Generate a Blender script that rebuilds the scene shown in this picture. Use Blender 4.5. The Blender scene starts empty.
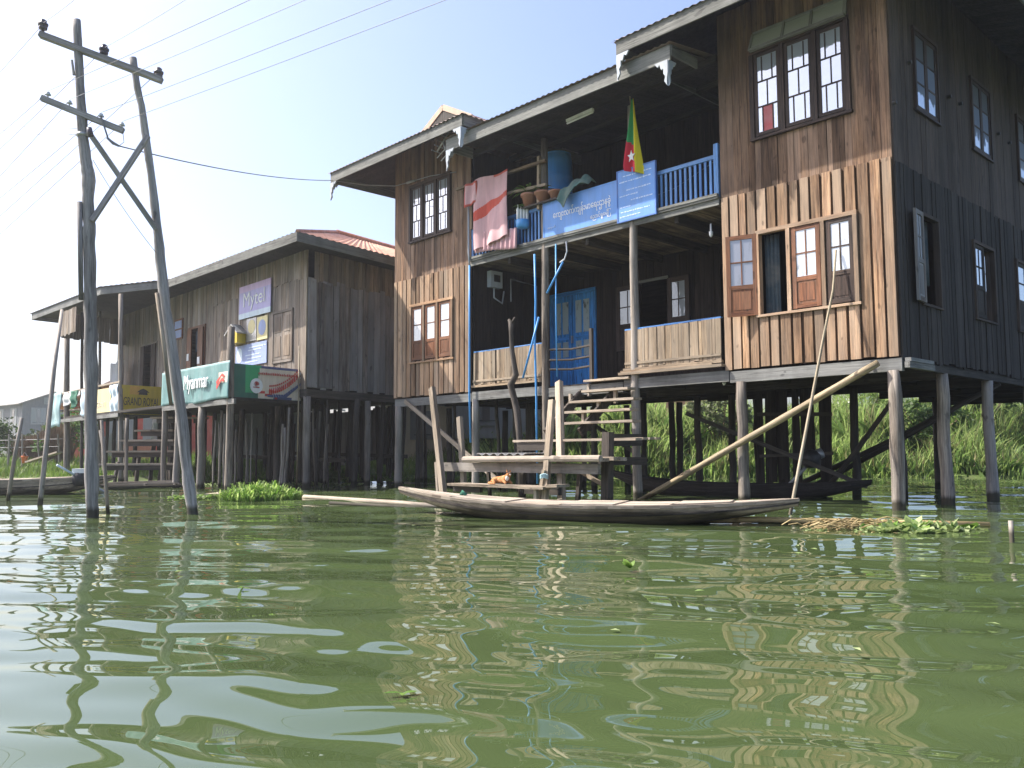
import bpy, math, random
import numpy as np
from mathutils import Matrix, Vector
random.seed(7)
rng = np.random.default_rng(7)
sc = bpy.context.scene
COL = sc.collection

# ------------------------------------------------------------------ camera frame (metres, water at z = 0)
FPX, PITCH, ROLL, EYE = 851.0, 0.07983, -0.00518, 0.8
_F = np.array([0, math.cos(PITCH), math.sin(PITCH)])
_R0 = np.array([1., 0, 0]); _U0 = np.cross(_R0, _F)
_c, _s = math.cos(ROLL), math.sin(ROLL)
_R = _c * _R0 + _s * _U0; _U = -_s * _R0 + _c * _U0
_O = np.array([0, 0, EYE])
YAW = 0.813834
EU = np.array([-math.cos(YAW), math.sin(YAW), 0]); EV = np.array([math.sin(YAW), math.cos(YAW), 0])
CC = np.array([5.2288, 11.3690, 0])
LW = np.array([-4.8, 19.75, 0]); LF = np.array([-.676, .737, 0]); LS = np.array([.578, .816, 0])

def ray(x, y): return _F + _R * (x - 512) / FPX - _U * (y - 384) / FPX
def at(x, y, Y): d = ray(x, y); return Vector(_O + d * (Y / d[1]))
def gz(x, y, z=0.): d = ray(x, y); return Vector(_O + d * ((z - EYE) / d[2]))
def hf(x, y, v=0.):
    d = ray(x, y); P = _O + d * (((CC + EV * v - _O) @ EV) / (d @ EV)); return (float((P - CC) @ EU), v, float(P[2]))
def hs(x, y, u=0.):
    d = ray(x, y); P = _O + d * (((CC + EU * u - _O) @ EU) / (d @ EU)); return (u, float((P - CC) @ EV), float(P[2]))
def _l(P):
    A = np.array([[LF[0], LS[0]], [LF[1], LS[1]]]); return np.linalg.solve(A, (np.array(P) - LW)[:2])
def lf(x, y, b=0.):
    n = np.array([LF[1], -LF[0], 0]); d = ray(x, y); P = _O + d * (((LW + LS * b - _O) @ n) / (d @ n)); q = _l(P); return (float(q[0]), b, float(P[2]))
def ls(x, y, a=0.):
    n = np.array([LS[1], -LS[0], 0]); d = ray(x, y); P = _O + d * (((LW + LF * a - _O) @ n) / (d @ n)); q = _l(P); return (a, float(q[1]), float(P[2]))
def frame(X, Y, O):
    M = Matrix.Identity(4)
    for i in range(3): M[i][0] = X[i]; M[i][1] = Y[i]; M[i][3] = O[i]
    return M
MH = frame(EU, EV, CC); ML = frame(LF, LS, LW); MI = Matrix.Identity(4)
def HP(u, v, z): return MH @ Vector((u, v, z))
def LP(a, b, z): return ML @ Vector((a, b, z))

# ------------------------------------------------------------------ materials
def _new(name):
    m = bpy.data.materials.new(name); m.use_nodes = True
    nt = m.node_tree; b = nt.nodes['Principled BSDF']; return m, nt, b
def _lk(nt, a, b): nt.links.new(a, b)
def _noise(nt, vec, scale, detail=4, rough=.55):
    n = nt.nodes.new('ShaderNodeTexNoise'); n.inputs['Scale'].default_value = scale
    n.inputs['Detail'].default_value = detail; n.inputs['Roughness'].default_value = rough
    if vec is not None: _lk(nt, vec, n.inputs['Vector'])
    return n.outputs['Fac']
def _map(nt, vec, sc3):
    n = nt.nodes.new('ShaderNodeMapping'); n.inputs['Scale'].default_value = sc3; _lk(nt, vec, n.inputs['Vector']); return n.outputs['Vector']
def _attr(nt, name):
    n = nt.nodes.new('ShaderNodeAttribute'); n.attribute_name = name; return n
def _ramp(nt, fac, stops):
    n = nt.nodes.new('ShaderNodeValToRGB'); e = n.color_ramp.elements
    while len(e) < len(stops): e.new(.5)
    for i, (p, c) in enumerate(stops):
        e[i].position = p; e[i].color = (c[0], c[1], c[2], 1) if not isinstance(c, (int, float)) else (c, c, c, 1)
    _lk(nt, fac, n.inputs['Fac']); return n.outputs['Color']
def _mix(nt, mode, fac, a, b):
    n = nt.nodes.new('ShaderNodeMix'); n.data_type = 'RGBA'; n.blend_type = mode
    for sock, v in ((n.inputs[0], fac), (n.inputs[6], a), (n.inputs[7], b)):
        if isinstance(v, (int, float)): sock.default_value = v if sock.type == 'VALUE' else (v, v, v, 1)
        elif isinstance(v, tuple): sock.default_value = (v[0], v[1], v[2], 1)
        else: _lk(nt, v, sock)
    return n.outputs[2]
def _math(nt, op, a, b=0., c=None, clamp=False):
    n = nt.nodes.new('ShaderNodeMath'); n.operation = op; n.use_clamp = clamp
    for i, v in enumerate((a, b) if c is None else (a, b, c)):
        if isinstance(v, (int, float)): n.inputs[i].default_value = v
        else: _lk(nt, v, n.inputs[i])
    return n.outputs[0]
def _bump(nt, b, h, strength, dist):
    n = nt.nodes.new('ShaderNodeBump'); n.inputs['Strength'].default_value = strength; n.inputs['Distance'].default_value = dist
    _lk(nt, h, n.inputs['Height']); _lk(nt, n.outputs['Normal'], b.inputs['Normal'])
def _pos(nt): return nt.nodes.new('ShaderNodeNewGeometry').outputs['Position']

def wood(name, light, dark, grey=None, greyf=.5, var=.5, rough=.8, stain=.5, wet=0.):
    """weathered timber; the grain runs along every board's own length"""
    m, nt, b = _new(name)
    gc = _attr(nt, 'gc').outputs['Vector']; rnd = _attr(nt, 'rnd').outputs['Fac']
    n1 = _noise(nt, _map(nt, gc, (14, 14, .8)), 1, 6, .65)
    col = _ramp(nt, n1, [(.36, dark), (.56, light)])
    n2 = _noise(nt, _map(nt, gc, (55, 55, 2.2)), 1, 5, .75)
    col = _mix(nt, 'MULTIPLY', .9, col, _ramp(nt, n2, [(.36, .30), (.52, .95), (.66, 1.22)]))
    if grey:
        n3 = _noise(nt, _map(nt, gc, (5, 5, .7)), 1, 4, .6)
        f = _math(nt, 'MULTIPLY', _ramp(nt, _math(nt, 'ADD', n3, _math(nt, 'MULTIPLY', rnd, .35)), [(.45, 0.), (.85, 1.)]), greyf)
        col = _mix(nt, 'MIX', f, col, grey)
    r2 = _math(nt, 'FRACT', _math(nt, 'MULTIPLY', rnd, 7.31))
    v = _math(nt, 'MULTIPLY_ADD', r2, var, 1 - var * .6)
    col = _mix(nt, 'MULTIPLY', 1., col, v)
    st = _noise(nt, _map(nt, _pos(nt), (1.6, 1.6, .55)), 1, 5, .6)
    col = _mix(nt, 'MULTIPLY', stain, col, _ramp(nt, st, [(.36, .34), (.56, 1.)]))
    kn = _noise(nt, _map(nt, gc, (9, 9, 4.)), 1, 2, .4)          # knots and dark spots
    col = _mix(nt, 'MULTIPLY', .7, col, _ramp(nt, kn, [(.26, .35), (.31, 1.)]))
    if wet:                                                       # tide mark: timber soaked up to a hand above the water
        z = nt.nodes.new('ShaderNodeSeparateXYZ'); _lk(nt, _pos(nt), z.inputs[0])
        zz = _math(nt, 'ADD', z.outputs[2], _math(nt, 'MULTIPLY', n1, .12))
        col = _mix(nt, 'MULTIPLY', 1., col, _ramp(nt, zz, [(.15, (.20, .20, .16)), (.21, (1., 1., 1.))]))
    _lk(nt, col, b.inputs['Base Color']); b.inputs['Roughness'].default_value = rough
    b.inputs['Specular IOR Level'].default_value = .25
    _bump(nt, b, n2, .6, .008)
    return m
def paint(name, col, rough=.55, var=.12, dirt=(.35, .3, .25), dirtf=.35, metal=0., spec=.4, scale=3.):
    m, nt, b = _new(name)
    p = _pos(nt)
    n = _noise(nt, p, scale, 6, .65)
    c = _mix(nt, 'MIX', _math(nt, 'MULTIPLY', _ramp(nt, n, [(.45, 0.), (.75, 1.)]), dirtf), col, dirt)
    n2 = _noise(nt, _map(nt, p, (9, 9, 1.2)), 1, 4, .6)
    c = _mix(nt, 'MULTIPLY', 1., c, _ramp(nt, n2, [(.3, 1 - var), (.7, 1 + var)]))
    _lk(nt, c, b.inputs['Base Color']); b.inputs['Roughness'].default_value = rough
    b.inputs['Metallic'].default_value = metal; b.inputs['Specular IOR Level'].default_value = spec
    _bump(nt, b, n, .1, .01)
    return m
def plain(name, col, rough=.6):
    m, nt, b = _new(name)
    n = _noise(nt, _pos(nt), 14, 4)
    c = _mix(nt, 'MULTIPLY', 1., col, _ramp(nt, n, [(.3, .85), (.7, 1.08)]))
    _lk(nt, c, b.inputs['Base Color']); b.inputs['Roughness'].default_value = rough; b.inputs['Specular IOR Level'].default_value = .3
    return m
def foliage(name, c1, c2, trans=.35):
    m, nt, b = _new(name)
    rnd = _attr(nt, 'rnd').outputs['Fac']
    n = _noise(nt, _pos(nt), 1.1, 3)
    col = _mix(nt, 'MIX', rnd, c1, c2)
    col = _mix(nt, 'MULTIPLY', 1., col, _ramp(nt, n, [(.3, .6), (.7, 1.15)]))
    _lk(nt, col, b.inputs['Base Color']); b.inputs['Roughness'].default_value = .55; b.inputs['Specular IOR Level'].default_value = .3
    t = nt.nodes.new('ShaderNodeBsdfTranslucent'); _lk(nt, col, t.inputs['Color'])
    mx = nt.nodes.new('ShaderNodeMixShader'); mx.inputs[0].default_value = trans
    _lk(nt, b.outputs[0], mx.inputs[1]); _lk(nt, t.outputs[0], mx.inputs[2])
    _lk(nt, mx.outputs[0], nt.nodes['Material Output'].inputs['Surface'])
    return m
def pane(name, col, refl, blotch=.0):
    """old window glass: mirrors the sky, with a curtain, dirt film or painted sky reflection in its base colour"""
    m, nt, b = _new(name)
    p = _pos(nt)
    n = _noise(nt, _map(nt, p, (6, 6, 3)), 1, 5, .65)
    c = _mix(nt, 'MULTIPLY', 1., col, _ramp(nt, n, [(.30, 1 - blotch), (.42, 1.)]))
    _lk(nt, c, b.inputs['Base Color']); b.inputs['Roughness'].default_value = .5
    g = nt.nodes.new('ShaderNodeBsdfGlossy'); g.inputs['Color'].default_value = (.9, .93, .97, 1); g.inputs['Roughness'].default_value = .03
    bp = nt.nodes.new('ShaderNodeBump'); bp.inputs['Strength'].default_value = .12; bp.inputs['Distance'].default_value = .02
    _lk(nt, _noise(nt, p, 5, 1), bp.inputs['Height']); _lk(nt, bp.outputs[0], g.inputs['Normal'])
    mx = nt.nodes.new('ShaderNodeMixShader'); mx.inputs[0].default_value = refl
    _lk(nt, b.outputs[0], mx.inputs[1]); _lk(nt, g.outputs[0], mx.inputs[2])
    _lk(nt, mx.outputs[0], nt.nodes['Material Output'].inputs['Surface'])
    return m

W = {}
W['warm'] = wood('warm_board_wood', (.46, .285, .168), (.21, .112, .062), (.36, .29, .225), .6, .75, stain=.3)
W['warm_back'] = wood('gap_shaded_board_wood', (0.112, 0.066, 0.038), (0.042, 0.025, 0.015), None, 0, .4)  # backing boards: shadow between the battens put into a darker wood colour
W['upper'] = wood('shade_darkened_board_wood', (0.297, 0.178, 0.108), (0.103, 0.056, 0.035), (0.270, 0.200, 0.157), .5, .9, stain=.65)  # brown boards with the shade under the eaves darkened into their colour
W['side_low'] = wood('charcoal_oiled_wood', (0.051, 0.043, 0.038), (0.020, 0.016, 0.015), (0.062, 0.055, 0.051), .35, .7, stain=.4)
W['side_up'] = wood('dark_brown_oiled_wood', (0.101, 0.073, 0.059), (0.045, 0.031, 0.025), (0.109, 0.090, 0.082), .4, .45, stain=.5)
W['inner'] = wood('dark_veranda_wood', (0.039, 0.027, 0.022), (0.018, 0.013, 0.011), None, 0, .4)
W['left'] = wood('silvery_board_wood', (0.324, 0.252, 0.186), (0.150, 0.108, 0.079), (0.324, 0.300, 0.276), .6, .55, stain=.5)
W['left_side'] = wood('blue_grey_board_wood', (0.276, 0.228, 0.198), (0.132, 0.106, 0.091), (0.324, 0.324, 0.342), .8, .5, stain=.45)
W['post'] = wood('weathered_post_wood', (.345, .295, .245), (.115, .092, .075), (.36, .34, .315), .65, .3, stain=.6, wet=1.)
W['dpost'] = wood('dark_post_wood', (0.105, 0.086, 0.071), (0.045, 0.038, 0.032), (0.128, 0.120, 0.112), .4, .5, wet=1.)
W['beam'] = wood('grey_beam_wood', (0.231, 0.231, 0.217), (0.126, 0.122, 0.112), (0.252, 0.259, 0.259), .6, .3)
W['fascia'] = wood('pale_fascia_wood', (0.225, 0.228, 0.211), (0.136, 0.136, 0.126), (0.231, 0.238, 0.228), .5, .25, stain=.4)
W['bleach'] = wood('bleached_plank_wood', (0.435, 0.360, 0.272), (0.245, 0.190, 0.136), (0.394, 0.354, 0.306), .5, .45, stain=.3)
W['panel'] = wood('pale_porch_panel_wood', (0.381, 0.286, 0.190), (0.211, 0.143, 0.088), (0.354, 0.306, 0.245), .6, .4, stain=.35)
W['frame'] = wood('brown_varnished_frame_wood', (.27, .105, .048), (.13, .05, .026), (.24, .16, .11), .35, .3, rough=.5)
W['dframe'] = wood('dark_frame_wood', (.075, .048, .037), (.035, .024, .02), None, 0, .3, rough=.55)
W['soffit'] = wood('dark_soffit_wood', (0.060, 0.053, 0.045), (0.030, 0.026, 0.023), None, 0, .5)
W['ceiling'] = wood('mottled_ceiling_wood', (0.270, 0.216, 0.140), (0.090, 0.072, 0.050), None, 0, .5, stain=.9)
W['boat'] = wood('grey_boat_wood', (.44, .34, .25), (.16, .12, .09), (.44, .385, .33), .5, .3, stain=.55, wet=1.)
W['deck'] = wood('pale_boat_deck_wood', (.54, .45, .345), (.30, .235, .175), (.52, .47, .41), .5, .5, stain=.45)
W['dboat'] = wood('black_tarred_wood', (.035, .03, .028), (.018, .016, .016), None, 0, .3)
W['bamboo'] = wood('tan_bamboo', (.40, .315, .19), (.26, .19, .10), (.38, .34, .27), .5, .2, rough=.5, stain=.4, wet=1.)
W['pole'] = wood('bleached_utility_pole_wood', (0.346, 0.324, 0.308), (0.140, 0.132, 0.127), (0.389, 0.378, 0.373), .6, .3, stain=.5, wet=1.)
W['float'] = wood('sun_dried_floating_bamboo', (.50, .36, .16), (.36, .25, .10), (.45, .38, .26), .4, .2, rough=.6, stain=.3)
W['bluewood'] = wood('blue_painted_wood', (.085, .27, .66), (.045, .15, .44), (.30, .48, .74), .35, .2, rough=.5, stain=.25)
W['bluedoor'] = wood('bright_blue_door_paint', (.08, .40, .92), (.05, .27, .74), None, 0, .15, rough=.45, stain=.2)
P = {}
P['white'] = paint('white_paint', (.74, .75, .74))
P['blueframe'] = paint('pale_blue_bracket_paint', (.36, .41, .47))
P['sign'] = paint('sky_blue_sign_paint', (.115, .285, .66), dirtf=.12)
P['sign_edge'] = paint('deep_blue_sign_edge', (.04, .15, .48))
P['letter'] = paint('white_lettering', (.80, .82, .84), dirtf=.1)
P['sletter'] = paint('faded_white_lettering', (.46, .60, .84), dirtf=.1)
P['pipe'] = paint('blue_plastic_pipe', (.07, .32, .72), .4, dirtf=.15)
P['pipe_white'] = paint('white_plastic_pipe', (.62, .66, .70), .45)
P['barrel'] = paint('blue_plastic_barrel', (.07, .31, .80), .4, dirtf=.15)
P['iron'] = paint('dull_corrugated_iron', (.30, .24, .21), .6, dirt=(.24, .11, .06), dirtf=.6, metal=.2)
P['rust'] = paint('rust_red_corrugated_iron', (.52, .25, .165), .7, .3, dirt=(.60, .44, .35), dirtf=.6, metal=.0, scale=1.6)
P['peach'] = paint('peach_bargeboard_paint', (.48, .34, .24))
P['terracotta'] = paint('terracotta', (.34, .155, .10), .8)
P['galv'] = paint('galvanised_metal', (.42, .43, .44), .45, metal=.6)
P['black'] = paint('black_rubber', (.02, .02, .022), .5)
P['meter'] = paint('pale_grey_plastic', (.52, .56, .60), .45)
P['porc'] = paint('brown_glazed_porcelain', (.05, .04, .06), .25)
P['wire'] = paint('bare_aluminium_wire', (.30, .31, .34), .5)
P['dwire'] = paint('grey_insulated_wire', (.16, .165, .18), .5)
P['yellow'] = paint('yellow_vinyl', (.62, .46, .045), .5, dirtf=.12)
P['paleyellow'] = paint('faded_yellow_vinyl', (.70, .62, .32), .5, dirtf=.15)
P['teal'] = paint('faded_teal_vinyl', (.12, .25, .25), .55, dirt=(.30, .40, .40), dirtf=.5)
P['dgreen'] = paint('dark_green_vinyl', (.035, .155, .115), .5, dirtf=.1)
P['bgreen'] = paint('bright_green_vinyl', (.05, .40, .17), .5, dirtf=.05)
P['cream'] = paint('cream_vinyl', (.70, .63, .52), .5, dirtf=.1)
P['red'] = paint('red_vinyl', (.56, .06, .045), .5, dirtf=.1)
P['navy'] = paint('navy_vinyl', (.07, .10, .22), .5, dirtf=.1)
P['purple'] = paint('lavender_vinyl', (.44, .41, .70), .5, dirtf=.15)
P['lilac'] = paint('pink_lavender_vinyl', (.56, .42, .66), .5, dirtf=.15)
P['paleblue'] = paint('pale_blue_vinyl', (.58, .70, .80), .5, dirtf=.1)
P['poster'] = paint('blue_poster_paper', (.30, .38, .62), .6, dirtf=.25)
P['pink'] = paint('pink_cotton', (.58, .36, .38), .9, .15, dirt=(.72, .52, .53), dirtf=.4)
P['redcloth'] = paint('red_cotton', (.52, .085, .06), .9)
P['cyan'] = paint('pale_cyan_cotton', (.38, .55, .57), .9)
P['gcloth'] = paint('dark_green_cotton', (.05, .12, .115), .9)
P['whitecloth'] = paint('white_cotton', (.68, .70, .72), .9)
P['greencloth'] = paint('bottle_green_cotton', (.03, .17, .11), .9)
P['flagy'] = paint('yellow_flag_cloth', (.66, .55, .02), .8, dirtf=.0)
P['flagg'] = paint('green_flag_cloth', (.03, .29, .10), .8, dirtf=.0)
P['flagr'] = paint('red_flag_cloth', (.58, .03, .06), .8, dirtf=.0)
P['farwall'] = paint('blue_grey_far_wall', (.14, .15, .17), .8, dirtf=.2)
P['fartrim'] = paint('pale_far_trim', (.27, .29, .31), .8)
P['farroof'] = paint('grey_far_roof', (.30, .29, .28), .8)
P['redwall'] = paint('red_painted_wall', (.50, .09, .065), .7)
P['saddle'] = paint('salmon_wall', (.50, .22, .16), .8)
P['greysheet'] = paint('grey_tarpaulin_sheet', (.33, .35, .37), .7)
P['orange'] = paint('orange_plastic', (.80, .17, .03), .5)
P['purplebrown'] = paint('dark_opening', (.012, .011, .012), .9)
P['curtain'] = paint('dusty_blue_curtain', (.05, .075, .095), .9)
P['redpane'] = paint('red_glass_pane', (.40, .05, .05), .2)
P['catfur'] = paint('orange_cat_fur', (.42, .175, .06), .9, .25, dirt=(.66, .42, .22), dirtf=.6, scale=22.)
P['catwhite'] = paint('white_cat_fur', (.72, .66, .58), .9)
P['soil'] = paint('damp_soil', (.10, .085, .05), .9)
G = {}
G['milk'] = pane('milky_window_pane', (.50, .53, .56), .18, .6)
G['sky'] = pane('sky_mirroring_pane', (.34, .39, .45), .42)
G['side'] = pane('sky_tinted_mirroring_pane', (.34, .42, .60), .55)  # part of the sky reflection is put into the blue base colour
G['dark'] = pane('dark_glass_pane', (.09, .10, .11), .18)
G['curt'] = pane('curtained_pane', (.25, .26, .31), .12, .3)
G['porch'] = pane('dim_porch_pane', (.26, .29, .32), .12, .5)
L = {}
L['reed'] = foliage('bright_reed_leaf', (.25, .39, .085), (.42, .52, .19), .6)
L['reed2'] = foliage('dry_reed_leaf', (.36, .31, .17), (.24, .29, .09), .4)
L['weed'] = foliage('mid_green_weed_leaf', (.10, .19, .04), (.20, .30, .09), .45)
L['dark'] = foliage('dark_shrub_leaf', (.035, .075, .016), (.075, .13, .028))
L['lawn'] = foliage('lawn_blade', (.12, .22, .03), (.20, .30, .05))
L['hya'] = foliage('water_hyacinth_leaf', (.11, .24, .03), (.25, .38, .08))
L['lettuce'] = foliage('pale_water_lettuce', (.26, .36, .12), (.44, .52, .26))
L['straw'] = foliage('dead_straw', (.36, .26, .13), (.50, .40, .20), .2)
L['pot'] = foliage('potted_plant_leaf', (.06, .15, .03), (.17, .27, .06))
L['twig'] = foliage('dry_brushwood', (.20, .13, .085), (.30, .21, .14), .1)

# ------------------------------------------------------------------ mesh builder
class MB:
    def __init__(s, M=MI): s.M = M; s.v = []; s.f = []; s.g = []; s.r = []; s.m = []
    def add(s, vs, fs, gs=None, r=None, mi=0):
        o = len(s.v); s.v += [tuple(x) for x in vs]
        s.g += [tuple(x) for x in (gs if gs is not None else vs)]
        r = random.random() if r is None else r
        for f in fs: s.f.append(tuple(i + o for i in f)); s.r.append(r); s.m.append(mi)
        return s
    def box(s, a, b, axis=None, mi=0, r=None):
        x0, y0, z0 = [min(a[i], b[i]) for i in range(3)]; x1, y1, z1 = [max(a[i], b[i]) for i in range(3)]
        vs = [(x0, y0, z0), (x1, y0, z0), (x1, y1, z0), (x0, y1, z0), (x0, y0, z1), (x1, y0, z1), (x1, y1, z1), (x0, y1, z1)]
        fs = [(0, 3, 2, 1), (4, 5, 6, 7), (0, 1, 5, 4), (1, 2, 6, 5), (2, 3, 7, 6), (3, 0, 4, 7)]
        d = (x1 - x0, y1 - y0, z1 - z0)
        if axis is None: axis = d.index(max(d))
        o = [random.random() * 40 for _ in range(3)]
        p = [(axis + 1) % 3, (axis + 2) % 3, axis]
        return s.add(vs, fs, [(q[p[0]] + o[0], q[p[1]] + o[1], q[p[2]] + o[2]) for q in vs], r, mi)
    def bar(s, p0, p1, w, t, up=(0, 0, 1), mi=0, r=None, taper=1.):
        p0 = Vector(p0); p1 = Vector(p1); d = (p1 - p0); Ln = d.length; d.normalize()
        sd = d.cross(Vector(up))
        if sd.length < 1e-4: sd = d.cross(Vector((1, 0, 0)))
        sd.normalize(); u = sd.cross(d)
        vs = []; gs = []; o = [random.random() * 40 for _ in range(3)]
        for k, (p, q) in enumerate(((p0, 1.), (p1, taper))):
            for a, b in ((-1, -1), (1, -1), (1, 1), (-1, 1)):
                vs.append(p + sd * (a * w / 2 * q) + u * (b * t / 2 * q)); gs.append((a * w / 2 + o[0], b * t / 2 + o[1], k * Ln + o[2]))
        return s.add(vs, [(0, 3, 2, 1), (4, 5, 6, 7), (0, 1, 5, 4), (1, 2, 6, 5), (2, 3, 7, 6), (3, 0, 4, 7)], gs, r, mi)
    def tube(s, pts, rad, n=8, mi=0, r=None, rough=0.):
        pts = [Vector(p) for p in pts]
        if isinstance(rad, (int, float)): rad = [rad] * len(pts)
        vs = []; gs = []; o = [random.random() * 40 for _ in range(3)]; Ln = 0
        ref = None
        for i, p in enumerate(pts):
            d = (pts[min(i + 1, len(pts) - 1)] - pts[max(i - 1, 0)]).normalized()
            if ref is None: ref = d.cross(Vector((0.31, .95, .04)))
            if ref.length < .05: ref = d.cross(Vector((1, 0, 0)))
            a = (ref - d * ref.dot(d)).normalized(); b = d.cross(a); ref = a
            if i: Ln += (p - pts[i - 1]).length
            for k in range(n):
                t = 2 * math.pi * k / n; q = rad[i] * (1 + rough * (random.random() - .5))
                vs.append(p + a * (math.cos(t) * q) + b * (math.sin(t) * q)); gs.append((math.cos(t) * rad[i] + o[0], math.sin(t) * rad[i] + o[1], Ln + o[2]))
        fs = [(i * n + k, i * n + (k + 1) % n, (i + 1) * n + (k + 1) % n, (i + 1) * n + k) for i in range(len(pts) - 1) for k in range(n)]
        fs += [tuple(range(n - 1, -1, -1)), tuple((len(pts) - 1) * n + k for k in range(n))]
        return s.add(vs, fs, gs, r, mi)
    def post(s, p0, p1, r0, r1=None, n=9, seg=6, wob=.02, mi=0, r=None):
        p0 = Vector(p0); p1 = Vector(p1); r1 = r0 if r1 is None else r1
        pts = []; rr = []
        for i in range(seg + 1):
            t = i / seg; p = p0.lerp(p1, t)
            if 0 < i < seg: p = p + Vector((random.uniform(-wob, wob), random.uniform(-wob, wob), 0))
            pts.append(p); rr.append((r0 + (r1 - r0) * t) * random.uniform(.94, 1.06))
        return s.tube(pts, rr, n, mi, r, .15)
    def prism(s, poly, off, mi=0, r=None):
        poly = [Vector(p) for p in poly]; off = Vector(off); n = len(poly)
        vs = poly + [p + off for p in poly]
        fs = [tuple(range(n)), tuple(range(2 * n - 1, n - 1, -1))] + [(k, k + n, (k + 1) % n + n, (k + 1) % n) for k in range(n)]
        return s.add(vs, fs, None, r, mi)
    def grid(s, fn, nu, nv, mi=0, r=None, mfn=None):
        vs = [fn(i / nu, j / nv) for j in range(nv + 1) for i in range(nu + 1)]
        for j in range(nv):
            for i in range(nu): pass
        o = len(s.v); s.v += [tuple(x) for x in vs]; s.g += [tuple(x) for x in vs]; r = random.random() if r is None else r
        for j in range(nv):
            for i in range(nu):
                a = j * (nu + 1) + i + o
                s.f.append((a, a + 1, a + nu + 2, a + nu + 1)); s.r.append(r)
                s.m.append(mfn((i + .5) / nu, (j + .5) / nv) if mfn else mi)
        return s
    def lathe(s, prof, c, n=16, mi=0, axis=(0, 0, 1)):
        vs = []; c = Vector(c)
        for r_, z in prof:
            for k in range(n):
                t = 2 * math.pi * k / n; vs.append(c + Vector((math.cos(t) * r_, math.sin(t) * r_, z)))
        m = len(prof)
        fs = [(i * n + k, i * n + (k + 1) % n, (i + 1) * n + (k + 1) % n, (i + 1) * n + k) for i in range(m - 1) for k in range(n)]
        fs += [tuple(range(n - 1, -1, -1)), tuple((m - 1) * n + k for k in range(n))]
        return s.add(vs, fs, None, None, mi)
    def build(s, name, mats, parent=None, smooth=False, origin=None, solid=0.):
        if not isinstance(mats, (list, tuple)): mats = [mats]
        A = np.array(s.v, dtype=np.float64).reshape(-1, 3); M = np.array(s.M)
        A = A @ M[:3, :3].T + M[:3, 3]
        flip = np.linalg.det(M[:3, :3]) < 0
        if parent is not None: O = np.array(parent['base'])
        elif origin is not None: O = np.array(origin)
        else: O = np.array([(A[:, 0].min() + A[:, 0].max()) / 2, (A[:, 1].min() + A[:, 1].max()) / 2, A[:, 2].min()])
        me = bpy.data.meshes.new(name)
        me.from_pydata((A - O).tolist(), [], [tuple(reversed(f)) for f in s.f] if flip else s.f)
        for m in mats: me.materials.append(m)
        me.polygons.foreach_set('material_index', s.m)
        if smooth: me.polygons.foreach_set('use_smooth', [True] * len(s.f))
        a = me.attributes.new('gc', 'FLOAT_VECTOR', 'POINT'); a.data.foreach_set('vector', np.array(s.g, dtype=np.float32).ravel())
        a = me.attributes.new('rnd', 'FLOAT', 'FACE'); a.data.foreach_set('value', np.array(s.r, dtype=np.float32))
        me.update()
        ob = bpy.data.objects.new(name, me); COL.objects.link(ob)
        if parent is not None: ob.parent = parent; ob['base'] = list(O)
        else: ob.location = O; ob['base'] = list(O)
        if solid:
            md = ob.modifiers.new('thickness', 'SOLIDIFY'); md.thickness = solid; md.offset = 0
        return ob
def tag(o, label, cat, group=None, kind=None):
    o['label'] = label; o['category'] = cat
    if group: o['group'] = group
    if kind: o['kind'] = kind
    return o
def thing(name, label, cat, loc, group=None):
    o = bpy.data.objects.new(name, None); COL.objects.link(o); o.location = loc; o['base'] = list(loc); o.empty_display_size = .2
    return tag(o, label, cat, group)
def structure(o): o['kind'] = 'structure'; return o
def lettering(body, M, w, h, mat, parent, depth=.003, name='lettering'):
    """flat text fitted into w x h, standing in the x-z plane of M, facing -y"""
    c = bpy.data.curves.new(name, 'FONT'); c.body = body; c.align_x = 'CENTER'; c.align_y = 'CENTER'; c.extrude = depth
    t = bpy.data.objects.new(name, c); COL.objects.link(t); bpy.context.view_layer.update()
    me = bpy.data.meshes.new_from_object(t.evaluated_get(bpy.context.evaluated_depsgraph_get()))
    bpy.data.objects.remove(t); bpy.data.curves.remove(c)
    n = len(me.vertices); A = np.empty(n * 3); me.vertices.foreach_get('co', A); A = A.reshape(-1, 3)
    mn, mx = A.min(0), A.max(0); A[:, :2] -= (mn[:2] + mx[:2]) / 2; A[:, 0] *= w / (mx[0] - mn[0]); A[:, 1] *= h / (mx[1] - mn[1])
    B = np.stack([A[:, 0], -A[:, 2], A[:, 1]], 1); Mn = np.array(M)
    B = B @ Mn[:3, :3].T + Mn[:3, 3] - np.array(parent['base'])
    me.vertices.foreach_set('co', B.ravel()); me.materials.clear(); me.materials.append(mat); me.update(); me.name = name
    o = bpy.data.objects.new(name, me); COL.objects.link(o); o.parent = parent
    return o
def facing(X, O): return frame(X, np.array([-X[1], X[0], 0]), O)       # local x along X, local -y towards the viewer's side

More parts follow.
